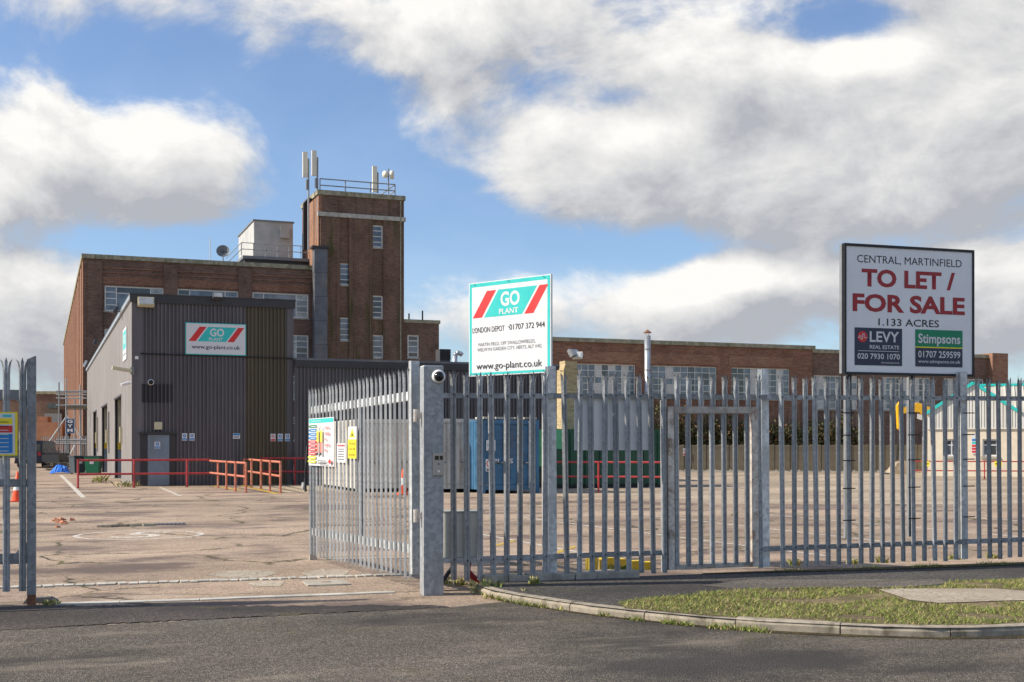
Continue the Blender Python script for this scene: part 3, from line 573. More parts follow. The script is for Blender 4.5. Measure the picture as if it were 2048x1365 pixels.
for px in (190,341,490): x = PV(px,600,VF).x; MB().box(x-.55,x+.55,VF-.14,VF+.1,0,zt+1.9).build('pier', 'brick', fac)
MB().box(fl.x-.15,fr,VF-.15,VF+.4,FH-.35,FH).build('parapet_coping', 'moss_stone', fac)
LV = VF+92
MB().box(fl.x+.05,fl.x+.3,VF+.004,LV,0,FH-.35).build('side_wall', 'brick_side', fac); MB().box(fl.x-.15,fl.x+.3,VF+.4,LV,FH-.35,FH).build('parapet_coping', 'moss_stone', fac)
k = VF+.3
while k < LV-3: MB().box(fl.x-.06,fl.x+.05,k,k+2.2,0,FH-.36).build('pilaster', 'brick_side', fac); k += 4.6
MB().box(fl.x+.3,fr,VF+.5,LV,FH-.6,FH-.5).build('roof', 'shingle', fac); MB().box(fl.x+.31,fr,VF+1.5,VF+1.6,0,FH-.6).build('inner_wall', 'black', fac)
VT = VF-.5
tx0, tx1 = PV(637,500,VT).x, PV(808,500,VT).x; TH1 = PV(720,437,VT).z; TH2 = PV(720,386,VT).z
tow = thing('brick_tower', 'tall mossy brick stair tower with narrow white windows', 'tower', (tx0,VT,0)); dep = 7.
tw = [(743,766,450,495),(678,701,526,570),(743,766,591,636),(678,701,635,681),(743,767,670,716)]; holes = []
for a_,b_,c_,d_ in tw: holes.append((PV(a_,d_,VT).x, PV(b_,d_,VT).x, PV(a_,d_,VT).z, PV(a_,c_,VT).z))
holewall(tx0, tx1, 0, TH1, VT, holes, .2).build('front_wall', 'brick_tower', tow)
for h in holes: window(tow, *h, VT, [0,1], [0,.25,.5,.75,1], bar=.08, glassm=('pane','pane','pane_dark'))
MB().box(tx0+.003,tx0+.3,VT+.003,VT+dep,0,TH2-.4).build('side_wall', 'brick_side', tow); MB().box(tx1-.3,tx1-.003,VT+.003,VT+dep,0,TH2-.4).build('side_wall', 'brick_tower', tow); MB().box(tx0+.3,tx1-.3,VT+1.2,VT+1.3,0,TH2-.4).build('inner_wall', 'black', tow)
for px in (660,721,785):
    x = PV(px,500,VT).x; wd = .85 if px != 721 else 1.05; MB().box(x-wd,x+wd,VT-.16,VT-.002,0,TH1-.05).build('pier', 'brick_tower', tow)
for px in (673,708,740,771): x = PV(px,500,VT).x; MB().box(x-.06,x+.06,VT-.2,VT-.1,0,TH1-.1).build('pier_edge', 'brick', tow)
MB().box(tx0-.1,tx1+.1,VT-.22,VT+.1,TH1-.05,TH1+.3).build('stone_band', 'pale_stone', tow); MB().box(tx0+.05,tx1-.05,VT+.05,VT+.35,TH1+.3,TH2-.4).build('upper_wall', 'brick', tow)
for px in (680,713,747,779): x = PV(px,400,VT).x; MB().box(x-.06,x+.06,VT+.0,VT+.05,TH1+.3,TH2-.4).build('brick_rib', 'brick_tower', tow)
MB().box(tx0-.12,tx1+.12,VT-.08,VT+dep,TH2-.4,TH2).build('parapet_coping', 'moss_stone', tow); x = PV(800,600,VT).x; MB().tube((x,VT-.2,0),(x,VT-.2,TH2-.5),.06).build('downpipe', 'moss_stone', tow)
rl = thing('tower_railing', 'grey tube guard rail on the tower roof', 'railing', (tx0,VT,TH2)); ra, rb = PV(640,372,VT+.5).x, PV(790,372,VT+.5).x
for z in (.5,1.05): MB().tube((ra,VT+.5,TH2+z),(rb,VT+.5,TH2+z),.05).build('rail', 'galv', rl); MB().tube((rb,VT+.5,TH2+z),(rb,VT+6,TH2+z),.05).build('rail', 'galv', rl)
for i in range(4): x = ra+(rb-ra)*i/3; MB().tube((x,VT+.5,TH2-.1),(x,VT+.5,TH2+1.05),.05).build('post', 'galv', rl)
def antenna(px, py0, py1, pyb, label, v):
    a_ = PV(px,py0,v); b_ = PV(px,py1,v); c_ = PV(px+6,pyb,v); t = thing('panel_antenna', label, 'antenna', (c_.x,c_.y,c_.z), group='mobile phone antennas on the tower')
    MB().box(a_.x-.2,a_.x+.2,v-.15,v+.1,b_.z,a_.z).build('panel', 'aerial', t); MB().tube((a_.x+.32,v+.1,c_.z),(a_.x+.32,v+.1,a_.z-.5),.08).build('pole', 'galv', t)
    for z in (b_.z+.3, a_.z-.7): MB().box(a_.x,a_.x+.32,v+.02,v+.1,z-.04,z+.04).build('bracket', 'galv', t)
    MB().box(a_.x+.1,a_.x+.3,v-.1,v+.2,b_.z-1.,b_.z-.2).build('radio_unit', 'mid_grey', t)
antenna(610,305,355,500,'leftmost tall cream panel antenna beside the tower', VT+1.); antenna(628,302,352,480,'second tall cream panel antenna at the tower left edge', VT+.6); antenna(749,333,385,386,'cream panel antenna behind the tower guard rail', VT+3)
t = thing('dish_antenna', 'two small cream drum dishes on a pole at the tower right', 'antenna', PV(777,386,VT+2)); a_ = PV(777,350,VT+2); MB().tube(PV(777,388,VT+2), PV(777,338,VT+2), .06).build('pole', 'galv', t); MB().lathe([(0,0),(.35,.05),(.4,.35),(0,.4)], 14, a_+Vector((.1,0,0)), (1,-.4,0)).build('drum', 'aerial', t, True); MB().lathe([(0,0),(.3,.05),(.3,.3),(0,.35)], 14, a_+Vector((-.15,0,0)), (-1,-.4,0)).build('drum', 'aerial', t, True)
t = thing('cable_riser', 'bundle of black cables climbing the tower left side', 'cable', PV(612,500,VT+3)); 
for i in range(3): p = PV(608+i*3,500,VT+2); MB().path([p, Vector((p.x,p.y,TH2-.9)), Vector((p.x+.4,p.y,TH2-.4))], .12).build('cable', 'black', t)
du = thing('flue_duct', 'wide grey metal duct running up the factory wall by the tower', 'duct', PV(641,700,VF-.6)); a_, b_ = PV(629,600,VF-1.4).x, PV(655,600,VF-1.4).x; z = 0.; dt = PV(640,497,VF-1.4).z; n = 9
for i in range(n): MB().box(a_+.02*(i%2),b_-.02*(i%2),VF-1.4,VF-.55,dt*i/n,dt*(i+1)/n-.02).build('duct_section', 'duct', du)
MB().box(a_-.2,b_+.15,VF-1.5,VF-.45,dt,dt+.2).build('cap', 'trim_dark', du)
ax0, ax1 = PV(810,650,VF).x, PV(878,650,VF).x; az = PV(840,640,VF).z; an = thing('brick_annex', 'small lower brick block right of the tower', 'building', (ax0,VF,0)); h = (PV(815,716,VF).x,PV(838,716,VF).x,PV(815,716,VF).z,PV(815,670,VF).z)
holewall(tx1+.01, ax1, 0, az-.3, VF, [h]).build('front_wall', 'brick', an); window(an, *h, VF, [0,1], [0,.25,.5,.75,1], bar=.08); MB().box(tx1+.01,ax1+.1,VF-.1,VF+4,az-.3,az).build('coping', 'moss_stone', an); MB().box(ax1-.25,ax1-.003,VF+.01,VF+4,0,az-.3).build('side_wall', 'brick', an); MB().box(tx1+.3,ax1-.3,VF+1.2,VF+1.3,0,az-.3).build('inner_wall', 'black', an)
for px in (818,845): p = PV(px,640,VF); MB().tube(p, p+Vector((0,0,.55 if px == 818 else .8)), .07).build('vent_pipe', 'black', an)
lv = thing('louvre_box', 'dark louvred roof unit behind the low shed', 'vent', PV(892,720,VF-30)); a_, b_ = PV(880,719,80), PV(901,699,80); MB().box(a_.x,b_.x,80,81,a_.z-2,b_.z).build('casing', 'dark_grey', lv)
for i in range(6): z = a_.z+(b_.z-a_.z)*i/6; MB().box(a_.x-.02,b_.x+.02,79.93,79.99,z,z+.06).build('louvre', 'black', lv)
p = PV(910,712,62); cw = thing('roof_cowl', 'curved metal roof cowl beside the teal board', 'vent', p); MB().path([p+Vector((-.02,0,-.9)), p, p+Vector((.08,0,.12)), p+Vector((.25,0,.17)), p+Vector((.4,0,.05))], .13, 10).build('cowl', 'steel_flue', cw, True); MB().box(p.x-.3,p.x+.3,p.y-.3,p.y+.3,p.z-1.4,p.z-.9).build('base', 'dark_grey', cw)
# rooftop plant room, dish, guard rail
VP_ = VF+5; a_, b_ = PV(508,512,VP_), PV(586,447,VP_); pr = thing('rooftop_plant_room', 'white steel plant cabin on the factory roof', 'plant room', (a_.x,VP_,FH))
MB().box(a_.x,b_.x,VP_,VP_+9,a_.z,b_.z).build('cabin', 'cabin_grey', pr); MB().box(a_.x-.1,b_.x+.1,VP_-.1,VP_+9.1,b_.z,b_.z+.12).build('roof', 'mid_grey', pr); q0, q1 = PV(560,476,VP_-.3), PV(579,455,VP_-.3); MB().box(q0.x,q1.x,VP_-.4,VP_-.01,q0.z,q1.z).build('air_conditioner', 'cabin_grey', pr)
MB().box(a_.x-1.2,b_.x+1.8,VP_-1.6,VP_+9,a_.z-.5,a_.z-.25).build('platform', 'mid_grey', pr); MB().box(a_.x-1,b_.x+1.6,VP_-1.2,VP_+8,FH-.5,a_.z-.5).build('platform_base', 'dark_grey', pr)
rg = thing('roof_guard_rail', 'thin grey guard rail round the rooftop cabin', 'railing', (a_.x,VP_-1.5,FH)); x0, x1 = PV(483,500,VP_-1.5).x, PV(625,500,VP_-1.5).x; bz = a_.z-.25
for z in (.55,1.1): MB().tube((x0,VP_-1.5,bz+z),(x1,VP_-1.5,bz+z),.035).build('rail', 'galv', rg); MB().tube((x0,VP_-1.5,bz+z),(x0,VP_+8,bz+z),.035).build('rail', 'galv', rg)
for i in range(7): x = x0+(x1-x0)*i/6; MB().tube((x,VP_-1.5,bz),(x,VP_-1.5,bz+1.1),.035).build('post', 'galv', rg)
p = PV(446,504,VF+2); t = thing('satellite_dish', 'dark mesh satellite dish on the factory roof', 'dish', p); MB().lathe([(0,.0),(.35,.05),(.55,.16)], 20, p, (-.2,-1,.3)).build('dish', 'mid_grey', t, True); MB().tube(p, p-Vector((0,0,.8)), .05).build('pole', 'galv', t)
for i in range(8): aa = 6.283*i/8; MB().tube(p+Vector((0,-.06,0)), p+Vector((.52*math.cos(aa),-.16,.52*math.sin(aa))), .015, 4).build('rib', 'dark_grey', t)
p = PV(420,515,VF+2); tag(MB().tube(p-Vector((0,0,.6)), PV(420,478,VF+2), .03).build('whip_aerial', 'aerial'), 'thin pale whip aerial on the factory roof', 'aerial')
# ---- red brick workshop on the right with metal windows, flue, timber fence, hedge
VR = 69.4; r0, r1, r2 = PV(1060,700,VR).x, PV(1624,700,VR).x, PV(2013,700,VR).x; RZ = PV(1300,681,VR).z; RZ2 = PV(1700,700,VR).z
wk = thing('brick_workshop', 'long low red brick workshop with multi pane metal windows', 'workshop', (r0,VR,0))
ww = [(1150,1271),(1303,1434),(1463,1580)]; holes = [(PV(a_,760,VR).x,PV(b_,760,VR).x,PV(a_,792,VR).z,PV(a_,727,VR).z) for a_,b_ in ww]; zb = holes[0][2]; zt2 = holes[0][3]; holes = [(a_,b_,zb,zt2) for a_,b_,_,_ in holes]
holewall(r0, r1, 0, RZ-.25, VR, holes).build('front_wall', 'brick_red', wk)
h2 = [(PV(a_,760,VR).x,PV(b_,760,VR).x,zb-.6,zt2-.35) for a_,b_ in [(1634,1690),(1700,1722),(1770,1830),(1835,1868),(1895,1925),(1935,1975)]]
holewall(r1, r2, 0, RZ2-.25, VR+.35, h2).build('front_wall', 'brick', wk)
cols9 = [i/9 for i in range(10)]
for h in holes: window(wk, *h, VR, cols9, [0,.2,.4,.6,.8,1], bar=.035, glassm=None)
for h in h2: nc = max(2, round((h[1]-h[0])/.45)); window(wk, *h, VR+.35, [i/nc for i in range(nc+1)], [0,.2,.4,.6,.8,1], bar=.045, glassm=None)
for h in holes: MB().box(h[0]-.2,h[1]+.2,VR-.04,VR+.1,h[3]+.1,h[3]+.75).build('soldier_course', 'brick_side', wk)
MB().box(r0,r1+.2,VR-.12,VR+.4,RZ-.25,RZ).build('coping', 'moss_stone', wk); MB().box(r1+.2,r2+.15,VR+.25,VR+.8,RZ2-.25,RZ2).build('coping', 'moss_stone', wk); MB().box(r1-.25,r1-.002,VR+.01,VR+1.5,0,RZ-.25).build('return_wall', 'brick_red', wk); MB().box(r0,r2,VR+1.5,VR+1.6,0,RZ2-.3).build('inner_wall', 'black', wk)
x = PV(1983,720,VR).x; MB().box(x,r2+.05,VR-.1,VR+2,0,RZ2+.1).build('end_pier', 'brick_side', wk); MB().box(r2-.25,r2,VR+.4,VR+20,0,RZ2-.25).build('end_wall', 'brick', wk)
p = PV(1295,800,VR-.8); fz = PV(1295,672,VR-.8).z; t = thing('flue_pipe', 'tall silver flue pipe with rusty conical cap on the workshop', 'flue', (p.x,p.y,0))
MB().tube((p.x,p.y,0),(p.x,p.y,fz),.2,14).build('pipe', 'steel_flue', t, True); MB().lathe([(.28,0),(.0,.22)], 12, (p.x,p.y,fz+.18)).build('cap', 'rust', t)
for z in (fz-.9, fz-2.2, fz-3.6): MB().lathe([(.21,0),(.215,.05),(.21,.1)], 14, (p.x,p.y,z)).build('joint_band', 'galv', t); 
MB().tube((p.x-.1,p.y,fz-.05),(p.x-.1,p.y,fz+.2),.02).build('cap_stay', 'galv', t); MB().tube((p.x+.1,p.y,fz-.05),(p.x+.1,p.y,fz+.2),.02).build('cap_stay', 'galv', t)
tf = thing('timber_fence', 'weathered close board timber fence below the hedge', 'fence', G(1345,944)); a_, b_ = G(1338,944), G(1870,947); L = (b_-a_).length; d = (b_-a_)/L; n = int(L/.15); me = None; rz = math.atan2(d.y,d.x)
boards = [MB().box(0,.155,-.02-.012*i,-.006*i,.12,1.62+.02*i).mesh('board') for i in range(3)]
for mm in boards: mm.materials.append(MAT['timber'])
for i in range(n):
    p = a_+d*(i*.15); o = link('board', boards[i%3], tf, loc=(p.x,p.y,random.uniform(-.015,.015)), rot=(0,0,rz+random.uniform(-.02,.02)))
MB().bar(a_+Vector((0,0,.08)), b_+Vector((0,0,.08)), .05, .16).build('gravel_board', 'concrete', tf)
def bush(name, label, x0, x1, v, z0, z1, n, mats, group=None):
    t = thing(name, label, 'hedge', ((x0+x1)/2,v,z0), group=group)
    for mi, mt in enumerate(mats):
        m = MB()
        for i in range(n):
            x = random.uniform(x0,x1); h = .55+.45*mnoise.noise(Vector((x*.6,mi*3,0)))+.25*mnoise.noise(Vector((x*2,9,0))); z = z0+(z1-z0)*random.random()**(.8)*max(.25,h); y = v+random.gauss(0,.35); s = random.uniform(.06,.15)
            q = Vector((random.gauss(0,1),random.gauss(0,1),random.gauss(0,1))).normalized(); a = q.orthogonal().normalized()*s; b = q.cross(a).normalized()*s*.5; c = Vector((x,y,z)); m.add([c-a,c+b,c+a,c-b], [(0,1,2,3)])
        m.build('foliage', mt, t)
    m = MB()
    for i in range(70): x = random.uniform(x0,x1); m.tube((x,v+random.gauss(0,.3),z0),(x+random.gauss(0,.4),v+random.gauss(0,.4),z0+(z1-z0)*random.uniform(.5,1.05)),.02,4,.006)
    m.build('stems', 'bark', t)
hx = PV(1345,900,VR-2).x; hx2 = PV(1530,900,VR-2).x; hx3 = PV(1725,900,VR-2).x
bush('hedge', 'brown and green overgrown hedge behind the timber fence, left stretch', hx-1, hx2, VR-1.6, .2, 5.2, 3600, ('hedge','hedge_brown','hedge')); bush('hedge', 'darker overgrown hedge behind the timber fence right of the small gate', hx2+.3, hx3, VR-1.6, .2, 5.0, 3000, ('hedge','hedge','hedge_brown'))
small_sign(1366.5,1371,897,912,'tiny red and white notice on the timber fence','red',(a_+d*1.2).y-.06); 
# ---- cream gabled unit, turned so that its right end is nearer
CA = D(1855,890,64.6); CA.z = 0; CR_ = -TH-R_(20); cdx = V2(math.cos(CR_),math.sin(CR_)); cnx = V2(-cdx.y,cdx.x)
def cl(px, py):
    d = ray(px,py); t = cnx.dot(V2(CA.x,CA.y))/cnx.dot(V2(d.x,d.y)); p = C0+d*t; return (p-CA).dot(cdx), p.z
cr = thing('cream_unit', 'cream rendered unit with white ribbed gable and blue bargeboards', 'building', CA, CR_); crM = WM.pop(cr)
X0, X1 = 0., cl(2038,822)[0]; ez = cl(1855,828)[1]; PZ = cl(1947,767)[1]; XP = cl(1947,767)[0]; mz = cl(1855,857)[1]
hs = [(cl(a_,d_)[0],cl(b_,d_)[0],1.05,1.95) for a_,b_,c_,d_ in [(1890,1917,883,916),(1965,1996,883,916)]]
B_ = lambda m, n, mt: m.build(n, mt, cr, local=True)
B_(holewall(X0, X1+18, 0, mz, 0, hs), 'rendered_wall', 'cream_render')
for h in hs: window(cr, *h, 0, [0,.5,1], [0,.65,1], 'white_print', ('pane','pane_dark'), .05)
nr = 30; m = MB(); f_ = lambda x: ez+(PZ-ez)*(1-(abs(x-XP)/((XP-X0) if x < XP else (X1-XP))))
for i in range(nr):
    xa, xb, xc = [X0+(X1-X0)*(i+k)/nr for k in (0,.75,1)]; m.add([(xa,-.06,mz),(xb,-.06,mz),(xb,-.06,f_(xb)),(xa,-.06,f_(xa))], [(0,1,2,3)]); m.add([(xb,-.06,mz),(xc,-.02,mz),(xc,-.02,f_(xc)),(xb,-.06,f_(xb))], [(0,1,2,3)])
B_(m, 'gable_cladding', 'clad_white'); B_(MB().box(X0,X1+18,-.09,-.002,mz-.06,mz), 'drip_trim', 'clad_white')
B_(MB().bar((X0-.1,-.12,ez),(XP,-.12,PZ+.03),.1,.16), 'bargeboard', 'teal'); B_(MB().bar((XP,-.12,PZ+.03),(X1+.1,-.12,ez),.1,.16), 'bargeboard', 'teal')
B_(MB().add([(X0-.1,-.1,ez+.1),(XP,-.1,PZ+.14),(XP,8,PZ+.14),(X0-.1,8,ez+.1)], [(0,1,2,3)]), 'roof', 'roof_grey'); B_(MB().add([(X1+.1,-.1,ez+.1),(XP,-.1,PZ+.14),(XP,3.5,PZ+.14),(X1+.1,.1,ez+.1)], [(0,1,2,3)]), 'roof', 'roof_grey')
B_(MB().box(X0,X0+.1,.01,8,0,ez), 'side_wall', 'cream_render'); m = MB()
for i in range(40): xa = XP+.3+i*.45; m.add([(xa,.3,ez+.05),(xa+.35,.3,ez+.05),(xa+.35,3.6,PZ),(xa,3.6,PZ),(xa+.45,.3,ez+.1),(xa+.45,3.6,PZ+.05)], [(0,1,2,3),(1,4,5,2)])
B_(m, 'main_roof', 'roof_grey'); B_(MB().box(XP,XP+18,3.5,3.8,PZ,PZ+.12), 'ridge', 'teal'); B_(MB().box(X1,X1+18,-.06,.25,mz,ez+.05), 'eaves_cladding', 'clad_white')
WM[cr] = crM
a_, b_ = cl(1943,908), cl(1954,869); q_ = CA+cdx*a_[0]-cnx*.06; s = Sign('site_sign', 'tall multi coloured safety board on the cream unit', 'sign', (q_.x,q_.y,a_[1]), CR_, b_[0]-a_[0], b_[1]-a_[1])
for i, mt in enumerate(['red_print','red_print','red_print','teal','blue_print','white_print']): s.r(.08,.05+i*.15,.92,.16+i*.15,mt)
for i, px in enumerate((1848,1921,1993)):
    q_ = G(px-5,959); t = Sign('yellow_notice', ['yellow notice on the rail left of the cream unit windows','yellow notice on the rail below the left cream unit window','yellow notice on the rail below the right cream unit window'][i], 'sign', Vector((q_.x,q_.y,.62))-FW*.05, CR_, .34, .24, .01, 'yellow_print'); t.r(.1,.4,.9,.6,'ink')
# ---- cream brick pier with twin floodlights
p = G(1142,972); pi = thing('brick_pier', 'weathered cream brick pier at the end of the low shed', 'pier', p); pw = 32*1.65/82/2; pt = PV(1142,722,p.y).z
MB().box(p.x-pw,p.x+pw,p.y,p.y+.7,0,pt-.35).build('pier_body', 'brick_cream', pi); MB().box(p.x-pw*.75,p.x+pw*.9,p.y+.05,p.y+.6,pt-.35,pt).build('broken_top', 'brick_cream', pi); MB().obox((p.x-pw*.5,p.y+.2,pt-.3),.35,.3,.3,.3,.1,.3).build('loose_brick', 'brick_cream', pi)
f1 = flood('floodlight', 'left dusty floodlight on top of the cream brick pier', Vector((p.x+.05,p.y+.3,pt+.3)), -.6, .55, .5, 'mid_grey'); f2 = flood('floodlight', 'right tilted white floodlight on top of the cream brick pier', Vector((p.x+.45,p.y+.2,pt+.22)), -.5, .4, -.7, 'white_paint')
# ---- far left: brick block, wall, palisade, scaffold
ZL = 172; a_, b_ = D(-300,783,ZL), D(128,783,ZL); fb = thing('distant_brick_block', 'distant brown brick block at the far left', 'building', (b_.x,b_.y,0)); rz = frame_at(a_,b_); dd = (b_-a_).normalized(); nn = V2(-dd.y,dd.x)
poly = [(a_.x,a_.y),(b_.x,b_.y),((b_+nn*20).x,(b_+nn*20).y),((a_+nn*20).x,(a_+nn*20).y)]; MB().slab(poly, 0, a_.z-.4).build('wall', 'brick', fb); MB().slab([(q_[0],q_[1]-.2) for q_ in poly], a_.z-.4, a_.z).build('coping', 'moss_stone', fb)
for px, py, wd, ht in ((107,812,20,8),):
    c_ = D(px,py,ZL-.3); MB().obox(c_, 1.6,.3,.7, rz).build('window', 'pane_dark', fb); MB().obox(c_-Vector((0,0,.8)), 1.6,.3,.6, rz).build('shutter_board', 'timber', fb); MB().obox(c_-Vector((0,0,2.2)), 2.4,.3,2.2, rz).build('rendered_panel', 'mid_grey', fb)
c_ = D(98,880,140); bw = thing('brown_tank', 'brown flat sided tank wall in the far left yard', 'tank', (c_.x,c_.y,0)); MB().obox((c_.x,c_.y,2.1), 4.5,4,4.2, rz).build('tank_body', 'brown_wall', bw); MB().obox((c_.x-.5,c_.y,4.5), 1.2,1.2,.7, rz).build('hatch', 'brown_wall', bw)
# ================================================================= PALISADE
def pale_mesh(h, pointed=True, mat='galv'):
    m = MB(); pr = [(-.035,.014),(-.014,-.012),(-.006,-.012),(0,-.005),(.006,-.012),(.014,-.012),(.035,.014)]; t = .004; n = len(pr); hb = h-.17 if pointed else h
    for (z0, z1) in ((0, hb),):
        vs = [(x,y,z0) for x,y in pr]+[(x,y+t,z0) for x,y in pr]+[(x,y,z1) for x,y in pr]+[(x,y+t,z1) for x,y in pr]; fs = []
        for i in range(n-1): fs += [(i,i+1,2*n+i+1,2*n+i),(n+i+1,n+i,3*n+i,3*n+i+1),(2*n+i,2*n+i+1,3*n+i+1,3*n+i),(i+1,i,n+i,n+i+1)]
        fs += [(0,2*n,3*n,n),(n-1,2*n-1,4*n-1,3*n-1)]; m.add(vs, fs)
    if pointed:
        m.add([(-.014,-.013,hb),(.014,-.013,hb),(.014,-.013,h-.05),(0,-.02,h),(-.014,-.013,h-.05),(0,-.002,hb),(0,-.004,h-.05)], [(0,1,2,4),(4,2,3),(1,5,6,2),(5,0,4,6),(2,6,3),(6,4,3)])
        for s in (-1,1):
            q = [[(s*.014,-.012),(s*.035,.014)],[(s*.018,-.013),(s*.039,.012)],[(s*.032,-.022),(s*.048,.0)]]; zs = [hb,hb+.07,hb+.12]; vs = []
            for (a,b), z in zip(q, zs): vs += [(a[0],a[1],z),(b[0],b[1],z)]
            vs.append((s*.062,-.03,hb+.15)); m.add(vs, [(0,1,3,2),(2,3,5,4),(4,5,6)]); m.add([(x,y+.004,z) for x,y,z in vs], [(1,0,2,3),(3,2,4,5),(5,4,6)])
    me = m.mesh('pale'); me.materials.append(MAT[mat]); return me
PALE = pale_mesh(2.38); SHORT = pale_mesh(.42); GP = pale_mesh(1.9, False)
bolt = MB().lathe([(0,0),(.011,0),(.011,.008),(0,.012)], 6, (0,0,0), (0,-1,0)).mesh('bolt'); bolt.materials.append(MAT['dark_grey'])
fence = thing('palisade_fence', 'galvanised steel palisade fence with pointed pales along the footway', 'fence', F0, FA, ry=-R_(.38))
L = lambda m, n, mt, par=fence: m.build(n, mt, par, local=True)
pxs = [906.7,933.2,959.9,985.7,1012.5,1038.9,1064.7,1090.5,1133.4,1158.2,1183,1208,1233,1257,1282.3,1305.5,1328.4,1520,1564.6,1587.7,1610.8,1632.3,1655,1676.3,1697,1720.5,1741.6,1763.8,1783.8,1805,1826,1847,1868,1889,1910,1957,1978,1998.4,2018,2038]
ss = [fs(p) for p in pxs]; ss += [ss[-1]+.155*i for i in range(1, 26)]
for s in ss:
    o = link('pale', PALE, fence, True, (s,-.035,random.uniform(-.012,.012)), (0,random.uniform(-.012,.012),random.uniform(-.12,.12)))
    for z in (.23,2.1): link('bolt', bolt, o, True, (0,-.012,z))
gl, gr_ = fs(1335), fs(1515)
for px in (1355,1378.5,1402.5,1426,1450,1473,1497): link('pale', SHORT, fence, True, (fs(px),-.035,1.97), (0,0,random.uniform(-.05,.05)))
ends = [fs(886), fs(1108), fs(1535), fs(1933), fs(1933)+2.75, fs(1933)+5.5]
for i, (a_, b_) in enumerate(zip(ends, ends[1:])):
    segs = [(2.1,a_,b_),(.23,a_,b_)] if i != 1 else [(2.1,a_,b_),(.23,a_,gl),(.23,gr_+.02,b_)]
    for z, p_, q_ in segs: L(MB().box(p_,q_,-.018,-.012,z-.03,z+.03).box(p_,q_,-.018,.03,z+.024,z+.03), 'rail', 'galv')
    if i < 5: x = b_; L(MB().box(x-.05,x+.05,.03,.036,0,2.45).box(x-.05,x+.05,.12,.126,0,2.45).box(x-.003,x+.003,.036,.12,0,2.45), 'post', 'galv_pale')
L(MB().box(gl-.06,gl-.02,-.03,.05,0,2.06), 'gate_jamb', 'galv')
# strap ties round the board posts and one fence post
for px in (1694,1824,1933):
    for z in (.55,.95,1.3,1.62,1.9): L(MB().box(fs(px)-.09,fs(px)+.09,-.062,-.054,z,z+.014), 'cable_tie', 'black')
pl = thing('concrete_plinth', 'rough broken concrete footing under the fence', 'plinth', F0+FD*1.2); a_ = fs(965); 
for i in range(7):
    p0 = F0+FD*(a_+i*.27)+FN*.02; p1 = F0+FD*(a_+i*.27+.26)+FN*(.02+random.uniform(-.02,.02)); MB().bar(V2(p0.x,p0.y)+Vector((0,0,.1)), V2(p1.x,p1.y)+Vector((0,0,.1+random.uniform(-.02,.01))), random.uniform(.2,.28), .12).build('concrete_lump', 'concrete', pl)
# small gate in the fence
wg = thing('small_gate', 'small framed palisade gate with rusty top rail', 'gate', F0, FA, ry=-R_(.38)); W_ = gr_-gl
for nm, b in (('stile',(gl,gl+.08,-.04,.03,.02,1.98)),('stile',(gr_-.08,gr_,-.04,.03,.02,1.98)),('top_rail',(gl+.08,gr_-.08,-.05,.03,1.9,1.98)),('bottom_rail',(gl+.06,gr_-.06,-.03,.03,.02,.08))): L(MB().box(*b), nm, 'galv_rust', wg)
for px in (1353,1376.5,1400.5,1424,1448,1471,1494): link('pale', GP, wg, True, (fs(px),-.03,.06), (0,0,random.uniform(-.05,.05)))
L(MB().tube((gl+.02,-.06,.4),(gl+.02,-.06,.5),.02).tube((gl+.02,-.06,1.5),(gl+.02,-.06,1.6),.02), 'hinges', 'galv_rust', wg)
# gate pillar
pp = G(862,1187,.02); hp = PV(862,738,pp.y).z; rz = FA+R_(-2); pil = thing('gate_pillar', 'square galvanised steel gate pillar', 'post', pp, rz)
MB().box(-.1,.12,-.1,.12,-.02,hp).build('pillar', 'galv', pil, local=True); MB().box(-.095,.115,-.095,.115,hp,hp+.012).build('cap', 'galv_pale', pil, local=True)
for z in (.85,1.95): MB().tube((-.16,.04,z-.07),(-.16,.04,z+.07),.028).box(-.16,-.1,.01,.07,z-.03,z+.03).build('hinge', 'galv_rust', pil, local=True)
c = pp+V2(math.cos(rz),math.sin(rz))*.06+V2(math.sin(rz),-math.cos(rz))*.1; t = thing('dome_camera', 'white ringed black dome camera at the top of the gate pillar', 'camera', (c.x,c.y,hp-.09), rz); ax = (0,-1,0); r = .05
MB().lathe([(0,0),(r*1.5,0),(r*1.5,r*.5),(r*1.1,r*.8)], 24, (0,0,0), ax).build('base_ring', 'white_paint', t, True, True); MB().lathe([(r*1.05,r*.75),(r*.95,r*1.2),(r*.6,r*1.6),(0,r*1.8)], 20, (0,0,0), ax).build('dome', 'glass_black', t, True, True)
t = thing('intercom', 'brushed steel intercom panel on the gate pillar', 'intercom', (c.x,c.y,pp.z+1.42), rz)
MB().box(-.06,.06,-.03,.0,-.12,.12).build('panel', 'steel_box', t, local=True); MB().box(-.045,.0,-.033,-.03,.045,.09).build('display', 'glass_black', t, local=True); MB().box(.01,.045,-.033,-.03,.045,.09).build('display', 'glass_black', t, local=True); MB().lathe([(0,0),(.013,0),(.013,.008),(0,.01)], 12, (0,-.03,-.08), ax).build('button', 'white_paint', t, local=True); MB().lathe([(0,0),(.009,0),(.009,.004),(0,.004)], 8, (0,-.03,0), ax).build('speaker_grille', 'dark_grey', t, local=True)
